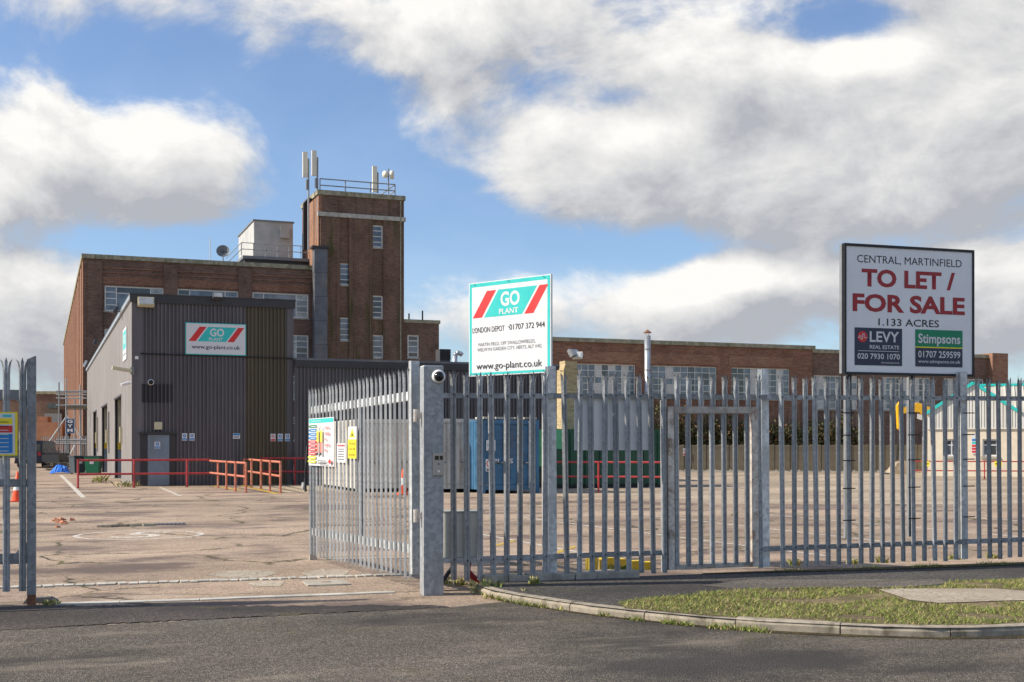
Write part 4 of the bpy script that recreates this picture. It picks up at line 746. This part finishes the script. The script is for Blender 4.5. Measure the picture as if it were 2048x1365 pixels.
# open gate leaf
h0 = D(833,0,13.75); h1 = D(624,0,17.55); h0.z = h1.z = 0; LA = frame_at(h1, h0); LL = (h0-h1).length
leaf = thing('gate_leaf', 'open palisade gate leaf swung into the yard with notices', 'gate', Vector((h1.x,h1.y,.08)), LA, ry=-R_(.9))
n = 27
n = 26
for i in range(n): link('pale', PALE, leaf, True, (.07+(LL-.16)*i/(n-1),-.045,random.uniform(-.01,.01)), (0,random.uniform(-.006,.006),random.uniform(-.08,.08))).scale = (.82,.6,1)
for z in (.33,2.06): L(MB().box(.03,LL-.06,-.03,.02,z-.05,z+.05), 'rail', 'galv_pale', leaf)
L(MB().box(LL-.08,LL,-.05,.05,.05,2.45), 'stile', 'galv_pale', leaf); L(MB().box(0,.05,-.04,.04,-.02,2.3), 'stile', 'galv', leaf); L(MB().box(-.035,-.003,-.03,.03,.25,2.3), 'rubber_edge', 'black', leaf); L(MB().box(LL*.52,LL*.52+.05,-.02,.03,.38,2.0), 'mid_stile', 'galv', leaf); L(MB().box(0,.07,-.05,.05,-.09,.02), 'foot', 'galv_rust', leaf)
def leafsign(x0, x1, z0, z1, name, label, mat='white_print'):
    q = WM[leaf] @ Vector((x0,-.085,z0)); return Sign(name, label, 'sign', q, LA, x1-x0, z1-z0, .006, mat)
q = lambda px, py: None
def lx(px): d = ray(px,890); b = V2(h1.x,h1.y); dd = (h0-h1).normalized(); return (d.x*b.y-d.y*b.x)/(d.y*dd.x-d.x*dd.y)
def lz(px, py):
    s = lx(px); p = h1+(h0-h1).normalized()*s; Z = p.dot(FW); return CZ+(HOR-py)/FPX*Z-.08-math.sin(R_(.9))*s
s = leafsign(lx(630), lx(681), lz(630,931), lz(630,838), 'ppe_sign', 'white site safety board asking for correct PPE on the open gate')
s.r(.02,.9,.98,.985,'teal'); s.t('Site Requirements',.3,.945,.035,'white_print',.4); 
for i, mt in enumerate(['green_print','blue_print','blue_print','blue_print','red_print','red_print','red_print','red_print','yellow_print','yellow_print']): s.r(.07,.80-i*.082,.33,.86-i*.082,mt); s.r(.02,.81-i*.082,.06,.85-i*.082,mt); s.r(.1,.82-i*.082,.3,.835-i*.082,'white_print')
for i, t_ in enumerate(['Are you','wearing','the','correct','PPE?']): s.t(t_, .7, .8-i*.12, .07, 'red_print', None, .01, 'l')
for x in (.43,.58): s.r(x-.035,.5,x+.035,.74,'yellow_print'); s.r(x-.03,.28,x-.005,.5,'orange'); s.r(x+.005,.28,x+.03,.5,'orange'); s.disc(x,.79,.022,'skin'); s.r(x-.03,.22,x+.03,.28,'ink')
s.p([(.86,.1),(.92,.16),(.98,.1),(.92,.04)],'red_print'); s.r(.45,.05,.8,.07,'ink'); s.r(.45,.1,.78,.115,'ink')
s = leafsign(lx(687), lx(705), lz(687,925), lz(687,887), 'warning_notice', 'small white WARNING notice between the two larger gate signs'); s.t('WARNING',.5,.88,.11,'red_print',.86,.02)
for i in range(5): s.r(.15,.68-i*.13,.85,.71-i*.13,'ink')
s = leafsign(lx(710), lx(727), lz(710,917), lz(710,854), 'forklift_sign', 'yellow and white fork lift trucks warning sign on the gate'); s.p([(.15,.66),(.85,.66),(.5,.95)],'yellow_print'); s.p([(.38,.7),(.62,.7),(.5,.84)],'ink'); s.r(.0,.0,1,.6,'yellow_print')
for i, t_ in enumerate(['Warning','Fork lift','trucks']): s.t(t_,.5,.47-i*.17,.1,'ink',.8)
q = WM[leaf] @ Vector((-.02,-.06,1.0)); t = thing('padlock_chain', 'black chain with silver padlock hanging on the open gate edge', 'padlock', q, LA)
MB().path([(0,0,.55),(.03,-.02,.3),(-.01,-.03,.1),(.02,-.03,-.1)], .018).build('chain', 'black', t, local=True); MB().obox((-.05,-.04,-.02),.09,.035,.07,0,0,.5).build('padlock', 'galv_pale', t, local=True)
# left gate leaf, closed in the fence line
l1 = D(72,0,12.55); l1.z = .06; fl_ = thing('gate_leaf', 'closed left palisade gate leaf cut off by the picture edge', 'gate', l1, FA)
lp = lambda px: -(V2(D(72,0,12.55).x,D(72,0,12.55).y)-V2(D(px,0,12.45).x,D(px,0,12.45).y)).length
L(MB().box(-.085,0,-.04,.05,.06,2.46).prism([(-.085,2.46),(0,2.46),(0,2.5)],-.04,.05), 'stile', 'galv', fl_); L(MB().box(-.083,-.002,-.038,.048,-.16,.06), 'rusty_foot', 'rust', fl_)
for i in range(10): link('pale', PALE, fl_, True, (-.125-.153*i,-.05,.1), (0,0,random.uniform(-.04,.04)))
for z, hh in ((2.1,.1),(.43,.11),(1.48,.05),(1.2,.08)): L(MB().box(-4.2,-.085,-.02,.03,z-hh/2,z+hh/2), 'rail', 'galv', fl_)
L(MB().prism([(-.085,1.98),(-.2,2.05),(-.085,2.05)],-.015,.02).prism([(-.085,.6),(-.085,.48),(-.2,.48)],-.015,.02), 'gusset', 'galv', fl_); L(MB().box(-.34,-.28,-.02,.03,1.24,1.455), 'lock_box', 'galv_pale', fl_)
L(MB().tube((-.04,0,-.16),(-.04,0,-.24),.012), 'drop_bolt', 'rust', fl_)
c = G(80,1206); t = thing('gate_stop', 'dark worn block with rust that holds the left gate bolt', 'gate stop', c); MB().add([(c.x-.17,c.y-.08,0),(c.x+.18,c.y-.1,0),(c.x+.2,c.y+.12,0),(c.x-.15,c.y+.12,0),(c.x-.13,c.y-.05,.055),(c.x+.1,c.y-.06,.06),(c.x+.12,c.y+.08,.055),(c.x-.1,c.y+.08,.05)], [(0,1,5,4),(1,2,6,5),(2,3,7,6),(3,0,4,7),(4,5,6,7)]).build('block', 'dark_grey', t)
q = WM[fl_] @ Vector((-.63,-.09,1.48)); s = Sign('site_rules_sign', 'yellow edged site rules board on the left gate leaf', 'sign', q, FA, .46, .44, .006, 'yellow_print'); s.r(.0,.03,.95,.97,'white_print'); s.r(.05,.72,.9,.86,'yellow_print'); s.r(.05,.53,.9,.69,'red_print'); s.r(.05,.06,.9,.5,'blue_print'); s.r(.7,.89,.88,.94,'teal')
for i in range(8): s.r(.12,.1+i*.095,.82,.115+i*.095,'white_print' if i < 6 else 'ink')
# white panel on the fence back, cabinet, cable, yellow block
q = F0+FD*fs(1152)-FN*.05; o = thing('blank_panel', 'large blank white panel fixed behind the fence pales', 'panel', (q.x,q.y,0), FA); pw = fs(1305)-fs(1152); zt_ = CZ+(HOR-797)/FPX*14.4; zb_ = CZ+(HOR-901)/FPX*14.4
MB().box(0,pw,-.006,.006,zb_,zt_).build('sheet', 'panel_white', o, local=True); MB().box(.3,.36,.006,.03,zb_+.02,zt_-.02).box(pw-.36,pw-.3,.006,.03,zb_+.02,zt_-.02).build('batten', 'galv', o, local=True)
q = F0+FD*fs(928)-FN*.14; t = thing('control_cabinet', 'pale grey gate control cabinet behind the fence', 'cabinet', (q.x,q.y,.36), FA); MB().box(-.22,.24,-.09,.14,0,.52).build('case', 'cabinet', t, local=True); MB().box(-.21,.23,-.1,-.092,.01,.51).build('door', 'plastic_cream' if 0 else 'cabinet', t, local=True); MB().box(-.23,.25,-.11,.15,.52,.535).build('lid', 'cabinet', t, local=True)
t = thing('power_cable', 'black looped cable under the control cabinet', 'cable', (q.x,q.y,.1)); MB().path([(q.x-.1,q.y,.4),(q.x-.12,q.y-.05,.25),(q.x-.25,q.y-.1,.1),(q.x-.45,q.y-.1,.04)], .025).build('cable', 'black', t)
tag(MB().path([(q.x+.1,q.y,.36),(q.x+.08,q.y,.2),(q.x+.14,q.y-.05,.12),(q.x+.28,q.y-.08,.06)], .035, 10).build('conduit', 'deep_red'), 'short dark red conduit under the control cabinet', 'conduit')
c = G(1235,1141); t = thing('wheel_stop', 'chipped yellow painted concrete stop block behind the fence', 'stop block', c, FA)
for i, (wd, ht) in enumerate([(.12,.2),(.16,.17),(.14,.15),(.2,.12),(.16,.1)]): x = -.42+i*.19; MB().box(x,x+wd,-.06,.08,0,ht).build('block_piece', 'yellow_paint', t, local=True)
# ================================================================= BOARDS
pa, pb = D(938,753,16.68), D(1102,746,15.72); rz = frame_at(pa,pb); W_ = (V2(pb.x,pb.y)-V2(pa.x,pa.y)).length; zb_ = (pa.z+pb.z)/2; zt_ = (D(938,567,16.68).z+D(1102,549,15.72).z)/2
s = Sign('depot_board', 'white and teal GO PLANT depot board on two pale posts', 'sign board', Vector((pa.x,pa.y,zb_)), rz, W_, zt_-zb_, .03)
s.r(.01,.01,.99,.99,'teal'); s.r(.04,.035,.96,.95,'white_print'); go_plant(s, .9, .62, .05, .95); s.t('LONDON DEPOT', .25,.49,.058,'ink',.4); s.t('01707 372 944', .72,.495,.06,'ink',.42); s.t('MARTIN FIELD, OFF SWALLOWFIELDS,', .47,.335,.036,'mid_grey',.7); s.t('WELWYN GARDEN CITY, HERTS, AL7 1HG', .5,.28,.036,'mid_grey',.78); s.t('www.go-plant.co.uk', .5,.105,.07,'ink',.8)
for x in (.1,.88): MB().tube((x*W_,.07,-zb_),(x*W_,.07,.3),.028,12).build('post', 'white_paint', s.o, True, True); MB().tube((x*W_,.07,.3),(x*W_,.07,.32),.034,12).build('post_cap', 'mid_grey', s.o, local=True)
for x in (.08,.5,.92):
    for z in (.02,.5,.98): MB().lathe([(0,0),(.008,0),(.006,.005),(0,.006)], 6, (x*W_,-.012,z*(zt_-zb_)), (0,-1,0)).build('screw', 'dark_grey', s.o, local=True)
def fso(px, off): d = ray(px,890); q = F0-FN*off; q = V2(q.x,q.y); return (d.x*q.y-d.y*q.x)/(d.y*FD.x-d.x*FD.y)
sf = F0+FD*fso(1692,.16)-FN*.16; Zb = V2(sf.x,sf.y).dot(FW); zb_ = CZ+(HOR-744)/FPX*Zb; H_ = 1.62; W_ = fso(1944,.16)-fso(1692,.16)
s = Sign('to_let_board', 'large grey TO LET / FOR SALE board on dark posts above the fence', 'sign board', Vector((sf.x,sf.y,zb_)), FA, W_, CZ+(HOR-492)/FPX*Zb-zb_, .045, 'grey_print'); H_ = s.H
for b in ((-.03,W_+.03,-.012,.05,-.035,0),(-.03,W_+.03,-.012,.05,H_,H_+.035),(-.03,0,-.0119,.05,0,H_),(W_,W_+.03,-.0119,.05,0,H_)): MB().box(*b).build('frame_bar', 'black', s.o, local=True)
MB().box(-.05,-.031,.02,.075,-.02,H_+.02).build('side_channel', 'mid_grey', s.o, local=True)
s.t('CENTRAL, MARTINFIELD', .5,.905,.06,'ink',.83); s.t('TO LET /', .49,.755,.145,'deep_red',.74,.035); s.t('FOR SALE', .495,.555,.145,'deep_red',.89,.035); s.t('1.133 ACRES', .49,.405,.058,'ink',.48,.006)
s.r(.065,.055,.435,.355,'navy_print'); s.r(.54,.055,.92,.355,'navy_print'); s.r(.54,.215,.92,.355,'green_print'); s.r(.54,.207,.92,.216,'yellow_print')
s.disc(.125,.283,.06*W_*.62,'red_print'); y_ = s.y()
wv = [(.09,.275),(.1,.275),(.1,.29),(.112,.29),(.112,.262),(.125,.262),(.125,.305),(.138,.305),(.138,.275),(.16,.275)]; m = MB()
for (x0,z0),(x1,z1) in zip(wv,wv[1:]): m.box(min(x0,x1)*W_-.004,max(x0,x1)*W_+.004,y_-.0004,y_,min(z0,z1)*H_-.004,max(z0,z1)*H_+.004)
m.build('logo_line', 'white_print', s.o, local=True)
s.t('LEVY', .295,.285,.085,'white_print',.23,.02); s.t('REAL ESTATE', .295,.203,.03,'white_print',.23,.012); s.r(.09,.168,.41,.172,'white_print'); s.t('020 7930 1070', .25,.128,.045,'white_print',.33,.015); s.t('levyrealestate.co.uk', .34,.08,.016,'white_print',.14)
s.t('Stimpsons', .73,.285,.075,'white_print',.34,.025); s.t('01707 259599', .73,.155,.055,'white_print',.34,.015); s.t('www.stimpsons.co.uk', .73,.098,.026,'white_print',.34,.008); s.t('printed board', .88,.02,.01,'ink',.1) if 0 else None
for px in (1697,1823): x = fso(px,.25)-fso(1692,.16); MB().box(x-.03,x+.03,.065,.125,.45-zb_,.5).build('post', 'black', s.o, local=True); MB().box(x-.055,x-.033,.07,.12,.45-zb_,-.05).build('clamp_channel', 'mid_grey', s.o, local=True)
# ================================================================= YARD THINGS
def container(label, px0, px1, pyb, pyt, mat, depth, marks=None):
    p = G((px0+px1)/2, pyb); v = p.y; x0, x1 = PV(px0,pyb,v).x, PV(px1,pyb,v).x; h = PV((px0+px1)/2,pyt,v).z; t = thing('shipping_container', label, 'container', ((x0+x1)/2,v,0)); z0 = .12
    for x in (x0,x1-.12): MB().box(x,x+.12,v-.02,v+.12,0,h).build('corner_post', mat, t)
    MB().box(x0+.12,x1-.12,v-.01,v+.1,z0,z0+.16).build('sill', mat, t); MB().box(x0+.12,x1-.12,v-.01,v+.1,h-.14,h).build('header', mat, t); mid = (x0+x1)/2
    for a_, b_ in ((x0+.125,mid-.006),(mid+.006,x1-.125)):
        d_ = MB(); n = 4
        for i in range(n): z = z0+.17+(h-.32-z0)*i/n; z2 = z0+.17+(h-.32-z0)*(i+1)/n; d_.box(a_,b_,v+.02,v+.06,z,z2-.06); d_.box(a_,b_,v+.035,v+.06,z2-.06,z2)
        do = d_.build('door', mat, t); w3 = (b_-a_)
        for k in (.28,.72): x = a_+w3*k; MB().tube((x,v-.03,z0+.05),(x,v-.03,h-.05),.022,8).build('lock_rod', 'galv_rust' if mat != 'blue_box' else 'galv', do); MB().bar((x,v-.05,1.05),(x+.28*(1 if k < .5 else -1),v-.05,1.02),.02,.04).build('handle', 'galv', do)
    for x, s_ in ((x0,-1),(x1,1)):
        m = corr(MB(), V2(x,v+.12), V2(x,v+depth), z0, h-.08, V2(s_*-1,0), .28, .04); m.build('side_wall', mat, t)
    MB().box(x0,x1,v+.1,v+depth,h-.08,h-.02).build('roof', mat, t); MB().box(x0,x1,v+depth,v+depth+.05,0,h).build('rear_wall', mat, t); return t, x0, x1, v, h
container('white rust streaked shipping container behind the open gate, leftmost', 712, 846, 984, 839, 'white_box', 5.5); container('white rust streaked shipping container between pillar and blue container', 851, 961, 985, 838, 'white_box', 5.5)
t, x0, x1, v, h = container('blue shipping container with lock rods behind the depot board', 964, 1078, 987, 840, 'blue_box', 6); 
s = Sign('container_notice', 'white notice with blue wheel mark on the blue container', 'sign', Vector((x0+.14,v-.06,h-1.05)), 0, .32, .36); s.disc(.5,.5,.12,'blue_print',hole=.085); s.r(.1,.48,.9,.52,'blue_print'); s.r(.48,.1,.52,.9,'blue_print')
s = Sign('speed_sign', 'white 5 MPH speed limit sign on the blue container', 'sign', Vector((x0+.12,v-.065,h-1.75)), 0, .26, .42); s.disc(.5,.62,.115,'red_print',hole=.085); s.t('5',.5,.62,.25,'ink'); s.t('MPH',.5,.14,.18,'ink',.85,.02)
link('lettering', text_mesh('PLAS', 'white_print', x0+.75, 1.1, .16, .75, v-.002, .02), t); 
m = MB()
for i in range(8): m.obox((x0+.15+i*.25,v+.5+random.uniform(-.2,.3),h+.06), .26,.9,.07, random.uniform(-.15,.15))
tag(m.build('roof_planks', 'pale_stone'), 'pale boards stacked on top of the blue container', 'boards')
p = G(1225,976); v = p.y; x0, x1 = PV(1112,976,v).x, PV(1345,976,v).x; h = PV(1225,859,v).z; t = thing('green_tank', 'dark green steel storage tank behind the fence', 'tank', (x0,v,0))
MB().box(x0,x1,v,v+2.4,.15,h).build('tank_body', 'green_box', t); MB().box(x0-.35,x0+.3,v-.04,v-.005,h-.75,h-.02).build('end_cabinet', 'green_light', t)
for i in range(9): x = x0+(x1-x0)*i/8; MB().box(x-.04,x+.04,v-.05,v-.002,.1,h-.77 if i == 0 else h).build('rib', 'green_box', t)
MB().box(x0,x1,v+.1,v+2.3,0,.15).build('skid', 'black', t)
def hrail(name, label, pts, z=1.0, mid=.5, r=.032, posts=None, mat='rail_red', zs=None):
    t = thing(name, label, 'railing', pts[0]); 
    for a_, b_ in zip(pts, pts[1:]):
        for zz in (z, mid): MB().tube(a_+Vector((0,0,zz)), b_+Vector((0,0,zz)), r).build('rail', mat, t)
    for q_ in (posts or pts): MB().tube(q_, q_+Vector((0,0,z+r)), r).build('post', mat, t); MB().box(q_.x-.07,q_.x+.07,q_.y-.07,q_.y+.07,0,.02).build('foot_plate', mat, t)
    return t
hrail('handrail', 'red tube handrail in front of the green tank', [G(1098,985), G(1345,987)], 1.05, .55, .035, [G(1197,986), G(1345,987)])
hrail('handrail', 'long red tube handrail in front of the shed door', [G(156,977), G(420,974)], 1.06, .53, .04, [G(156,977), G(268,976), G(374,975)])
hrail('handrail', 'faded orange handrail sloping out from the shed front', [G(420,974), G(492,986)], 1.02, .55, .04, [G(436,976), G(453,980), G(471,983), G(492,986)], 'rail_faded')
hrail('handrail', 'faded orange handrail on the right side of the ramp', [G(488,970), G(561,987)], 1.06, .58, .04, [G(488,972), G(503,976), G(522,979), G(540,983), G(561,987)], 'rail_faded'); hrail('handrail', 'red handrail running behind the open gate along the shed', [G(520,970), G(640,971)], 1.1, .55, .04, [G(590,970)])
hrail('handrail', 'red rail in front of the cream unit', [G(1830,958), G(2150,960)], .85, .4, .03, [G(1919,959), G(1969,959), G(2040,959)])
def cone(px, pyb, h, label):
    c_ = G(px,pyb); t = thing('traffic_cone', label, 'cone', c_, group='traffic cones'); r = h*.19
    MB().box(-r*1.3,r*1.3,-r*1.3,r*1.3,0,.035).build('base', 'orange', t, local=True)
    for z0,z1,mt in ((.03,.38,'orange'),(.38,.66,'white_paint'),(.66,1.,'orange')): MB().lathe([(r*(1-z0*.85)+.004,z0*h),(r*(1-z1*.85),z1*h)]+([(0,h)] if z1 == 1. else []), 16, (0,0,0)).build('cone_body' if mt == 'orange' else 'white_sleeve', mt, t, True, True)
cone(35,1004,.88,'orange traffic cone with white band seen through the left gate'); cone(806,990,.85,'orange traffic cone by the containers behind the open gate')
def bin_(px, pyb, mat, label, rz, w=.58):
    c_ = G(px,pyb); t = thing('wheelie_bin', label, 'bin', c_, rz); MB().add([(-w*.42,-w*.42,.08),(w*.42,-w*.42,.08),(w*.42,w*.42,.08),(-w*.42,w*.42,.08),(-w/2,-w/2,.98),(w/2,-w/2,.98),(w/2,w/2,.98),(-w/2,w/2,.98)], [(0,3,2,1),(4,5,6,7),(0,1,5,4),(1,2,6,5),(2,3,7,6),(3,0,4,7)]).build('body', mat, t, local=True)
    MB().box(-w/2-.04,w/2+.04,-w/2-.04,w/2+.06,.985,1.04).build('lid', 'bin_dark', t, local=True); MB().tube((-w*.35,w*.4,.1),(-w*.25,w*.4,.1),.1,12).tube((w*.25,w*.4,.1),(w*.35,w*.4,.1),.1,12).build('wheels', 'black', t, local=True); MB().box(-.1,.12,-w/2-.005,-w/2+.0,.6,.75).build('label_patch', 'white_print', t, local=True)
bin_(155,949,'bin_dark','dark grey wheelie bin at the shed far corner',.4,.7); bin_(187,950,'bin_green','green sided wheelie bin beside the grey one',-.3,.8)
c_ = G(121,948); t = thing('tarpaulin_heap', 'crumpled blue tarpaulin heap in the lane', 'tarpaulin', c_); m = MB(); nx, ny = 16, 8
for j in range(ny+1):
    for i in range(nx+1):
        x, y = (i/nx-.5)*1.15, (j/ny-.5)*1.2; e = max(0,1-(x/.6)**2)*max(0,1-(y/.65)**2); m.v.append((c_.x+x,c_.y+y,.02+e*(.5+.3*mnoise.noise(Vector((x*7,y*7,1))))))
m.f = [(j*(nx+1)+i,j*(nx+1)+i+1,(j+1)*(nx+1)+i+1,(j+1)*(nx+1)+i) for j in range(ny) for i in range(nx)]; m.build('tarpaulin', 'blue_tarp', t)
c_ = G(116,942); t = thing('board_stack', 'stack of old timber boards behind the blue tarpaulin', 'boards', c_)
for i in range(5): MB().obox(c_+Vector((random.uniform(-.15,.15),.7,.08+i*.1)), 1.5,.9,.06, random.uniform(-.3,.3)).build('board', 'timber', t)
# navy van, dark trailer
c_ = G(58,936); t = thing('panel_van', 'dark navy van parked in the far left lane', 'van', c_, -TH+.1)
MB().prismx([(-.1,.3),(4.6,.3),(4.7,1.0),(3.6,1.25),(3.1,1.9),(-.05,1.95)], -.95,.95).build('body', 'navy_van', t, local=True)
for x in (-.75,.75): MB().box(x-.1,x+.1,-.13,-.1,.85,1.15).build('tail_light', 'deep_red', t, local=True)
for x in (-.45,.45): MB().box(x-.38,x+.38,-.12,-.095,1.2,1.7).build('rear_window', 'pane_dark', t, local=True)
MB().box(-.95,.95,-.2,-.1,.3,.5).build('bumper', 'black', t, local=True); MB().box(-.26,.26,-.125,-.101,.62,.74).build('number_plate', 'yellow_print', t, local=True)
for x in (-.85,.85):
    for y in (.7,3.7):
        w_ = MB().tube((x-.1,y,.32),(x+.1,y,.32),.32,18).build('wheel', 'black', t, local=True); MB().tube((x-.11,y,.32),(x+.11,y,.32),.18,12).build('rim', 'mid_grey', w_, local=True)
c_ = G(101,936); t = thing('dark_trailer', 'low black trailer parked beside the navy van', 'trailer', c_, -TH); MB().box(-.55,.55,0,2.2,.35,1.05).build('bed', 'black', t, local=True); MB().box(-.6,.6,-.05,0,.4,.95).build('tailboard', 'dark_grey', t, local=True); MB().tube((-.6,.9,.28),(-.45,.9,.28),.28,14).tube((.45,.9,.28),(.6,.9,.28),.28,14).build('wheels', 'black', t, local=True)
# far palisade and scaffold with GYM sign
fp = thing('distant_palisade', 'distant grey palisade fence beyond the scaffold', 'fence', D(120,934,98)); a_, b_ = D(84,0,98), D(172,0,94); n = 24
for i in range(n): q_ = a_+(b_-a_)*(i/(n-1)); link('pale', PALE, fp, loc=(q_.x,q_.y,.0), rot=(0,0,-TH))
for z in (.35,1.9): MB().bar(Vector((a_.x,a_.y,z)), Vector((b_.x,b_.y,z)), .05,.07).build('rail', 'galv', fp)
ZS = 90; sd = lambda px, py, dz=0: D(px,py,ZS+dz); sc = thing('scaffold', 'galvanised tube scaffold against the factory side', 'scaffold', Vector((sd(130,0).x,sd(130,0).y,0)))
for px, top, dz in ((118,765,0),(132,757,0),(134,790,2.5),(160,770,0),(162,790,2.5),(149,800,4)): p = sd(px,top,dz); MB().tube((p.x,p.y,0), p, .05).build('standard', 'galv', sc)
for py in (783,790,797,811,880,888): MB().tube(sd(112,py), sd(173,py), .05).build('ledger', 'galv', sc)
for py in (785,882): MB().tube(sd(112,py,2.5), sd(173,py,2.5), .05).build('ledger', 'galv', sc)
for q_ in ((132,835,84,905),(118,900,160,940),(132,830,165,880),(150,890,128,935)): MB().tube(sd(*q_[:2]), sd(*q_[2:]), .05).build('brace', 'galv_pale', sc)
for i in range(3): MB().bar(sd(133,819,i*.3)+Vector((0,0,0)), sd(174,819,i*.3), .24,.06).build('scaffold_board', 'timber', sc)
MB().bar(sd(133,815,-.1), sd(174,815,-.1), .04,.2).build('toe_board', 'timber', sc)
a_ = sd(132,867,-.3); b_ = sd(148,867,-.3); s = Sign('gym_sign', 'dark blue vertical GYM sign hung on the scaffold', 'sign', a_, -TH, (b_-a_).length, sd(132,838,-.3).z-a_.z, .04, 'blue_print'); s.r(.04,.03,.96,.97,'navy_print')
for i, t_ in enumerate('GYM'): s.t(t_, .5,.82-i*.31,.22,'white_print',.66,.04)
# excavator behind the cream unit corner
ec = G(1815,949); ex = thing('excavator', 'yellow excavator with lowered arm behind the cream unit', 'excavator', ec, -TH); Z_ = ec.dot(FW) if 0 else V2(ec.x,ec.y).dot(FW); X = lambda px: (px-1815)/FPX*Z_; Zz = lambda py: CZ+(HOR-py)/FPX*Z_
MB().prism([(X(1795),Zz(857)),(X(1793),Zz(812)),(X(1799),Zz(803)),(X(1805),Zz(808)),(X(1804),Zz(857)),(X(1799),Zz(862))], -.16,.16).build('dipper_arm', 'digger_yellow', ex, local=True)
MB().tube((X(1799),0,Zz(858)),(X(1794),0,Zz(920)),.07).build('bucket_cylinder', 'black', ex, local=True); MB().bar((X(1800),0,Zz(856)),(X(1803),0,Zz(925)),.14,.12).build('dipper_end', 'digger_yellow', ex, local=True)
MB().prism([(X(1800),Zz(818)),(X(1835),Zz(806)),(X(1870),Zz(820)),(X(1930),Zz(880)),(X(1920),Zz(895)),(X(1865),Zz(840)),(X(1832),Zz(824)),(X(1802),Zz(828))], -.2,.2).build('boom', 'digger_yellow', ex, local=True)
MB().prism([(X(1832),Zz(838)),(X(1845),Zz(842)),(X(1845),Zz(832)),(X(1832),Zz(828))], -.23,-.205).build('white_decal', 'white_print', ex, local=True)
MB().prism([(X(1770),Zz(953)),(X(1790),Zz(926)),(X(1806),Zz(922)),(X(1816),Zz(935)),(X(1814),Zz(953))], -.45,.45).build('bucket', 'bucket', ex, local=True)
for i in range(4): y = -.4+i*.26; MB().prism([(X(1766),.0),(X(1772),.0),(X(1774),.1)], y-.04,y+.04).build('bucket_tooth', 'dark_grey', ex, local=True)
bx_ = X(1985); MB().box(bx_-1.2,bx_+1.6,3.4,5.8,1.1,2.2).build('engine_body', 'digger_yellow', ex, local=True); MB().box(bx_-1.3,bx_-.1,3.5,4.7,1.2,2.7).build('cab', 'pane_dark', ex, local=True)
for y in (3.3,5.2): MB().prism([(bx_-1.6,.3),(bx_-1.3,0),(bx_+1.5,0),(bx_+1.8,.3),(bx_+1.6,.8),(bx_-1.4,.8)], y,y+.5).build('track', 'black', ex, local=True)
# bare trees on the skyline
def tree(px, Zd, h, label, seed):
    random.seed(seed); b = D(px,890,Zd); t = thing('bare_tree', label, 'tree', (b.x,b.y,0)); trunk = MB().tube((0,0,0),(0.1,0,h*.4),h*.022,7,h*.014); m = MB()
    def grow(p, d, l, r, k):
        q_ = p+d*l; m.tube(p,q_,r,4,r*.6)
        if k: 
            for _ in range(3): grow(p+d*l*random.uniform(.6,1), (d+Vector((random.gauss(0,.45),random.gauss(0,.45),random.uniform(0,.3)))).normalized(), l*random.uniform(.6,.8), r*.58, k-1)
    for _ in range(4): grow(Vector((.1,0,h*.38)), Vector((random.gauss(0,.4),random.gauss(0,.4),1)).normalized(), h*.22, h*.012, 4)
    trunk.build('trunk', 'bark', t, local=True); m.build('crown', 'bark', t, local=True)
tree(4, 190, 11, 'bare tree at the far left edge behind the gate', 3); tree(2042, 105, 8.2, 'bare tree behind the cream unit roof at the right edge', 5); tree(1984, 100, 9.6, 'thin bare tree top above the workshop end', 8)
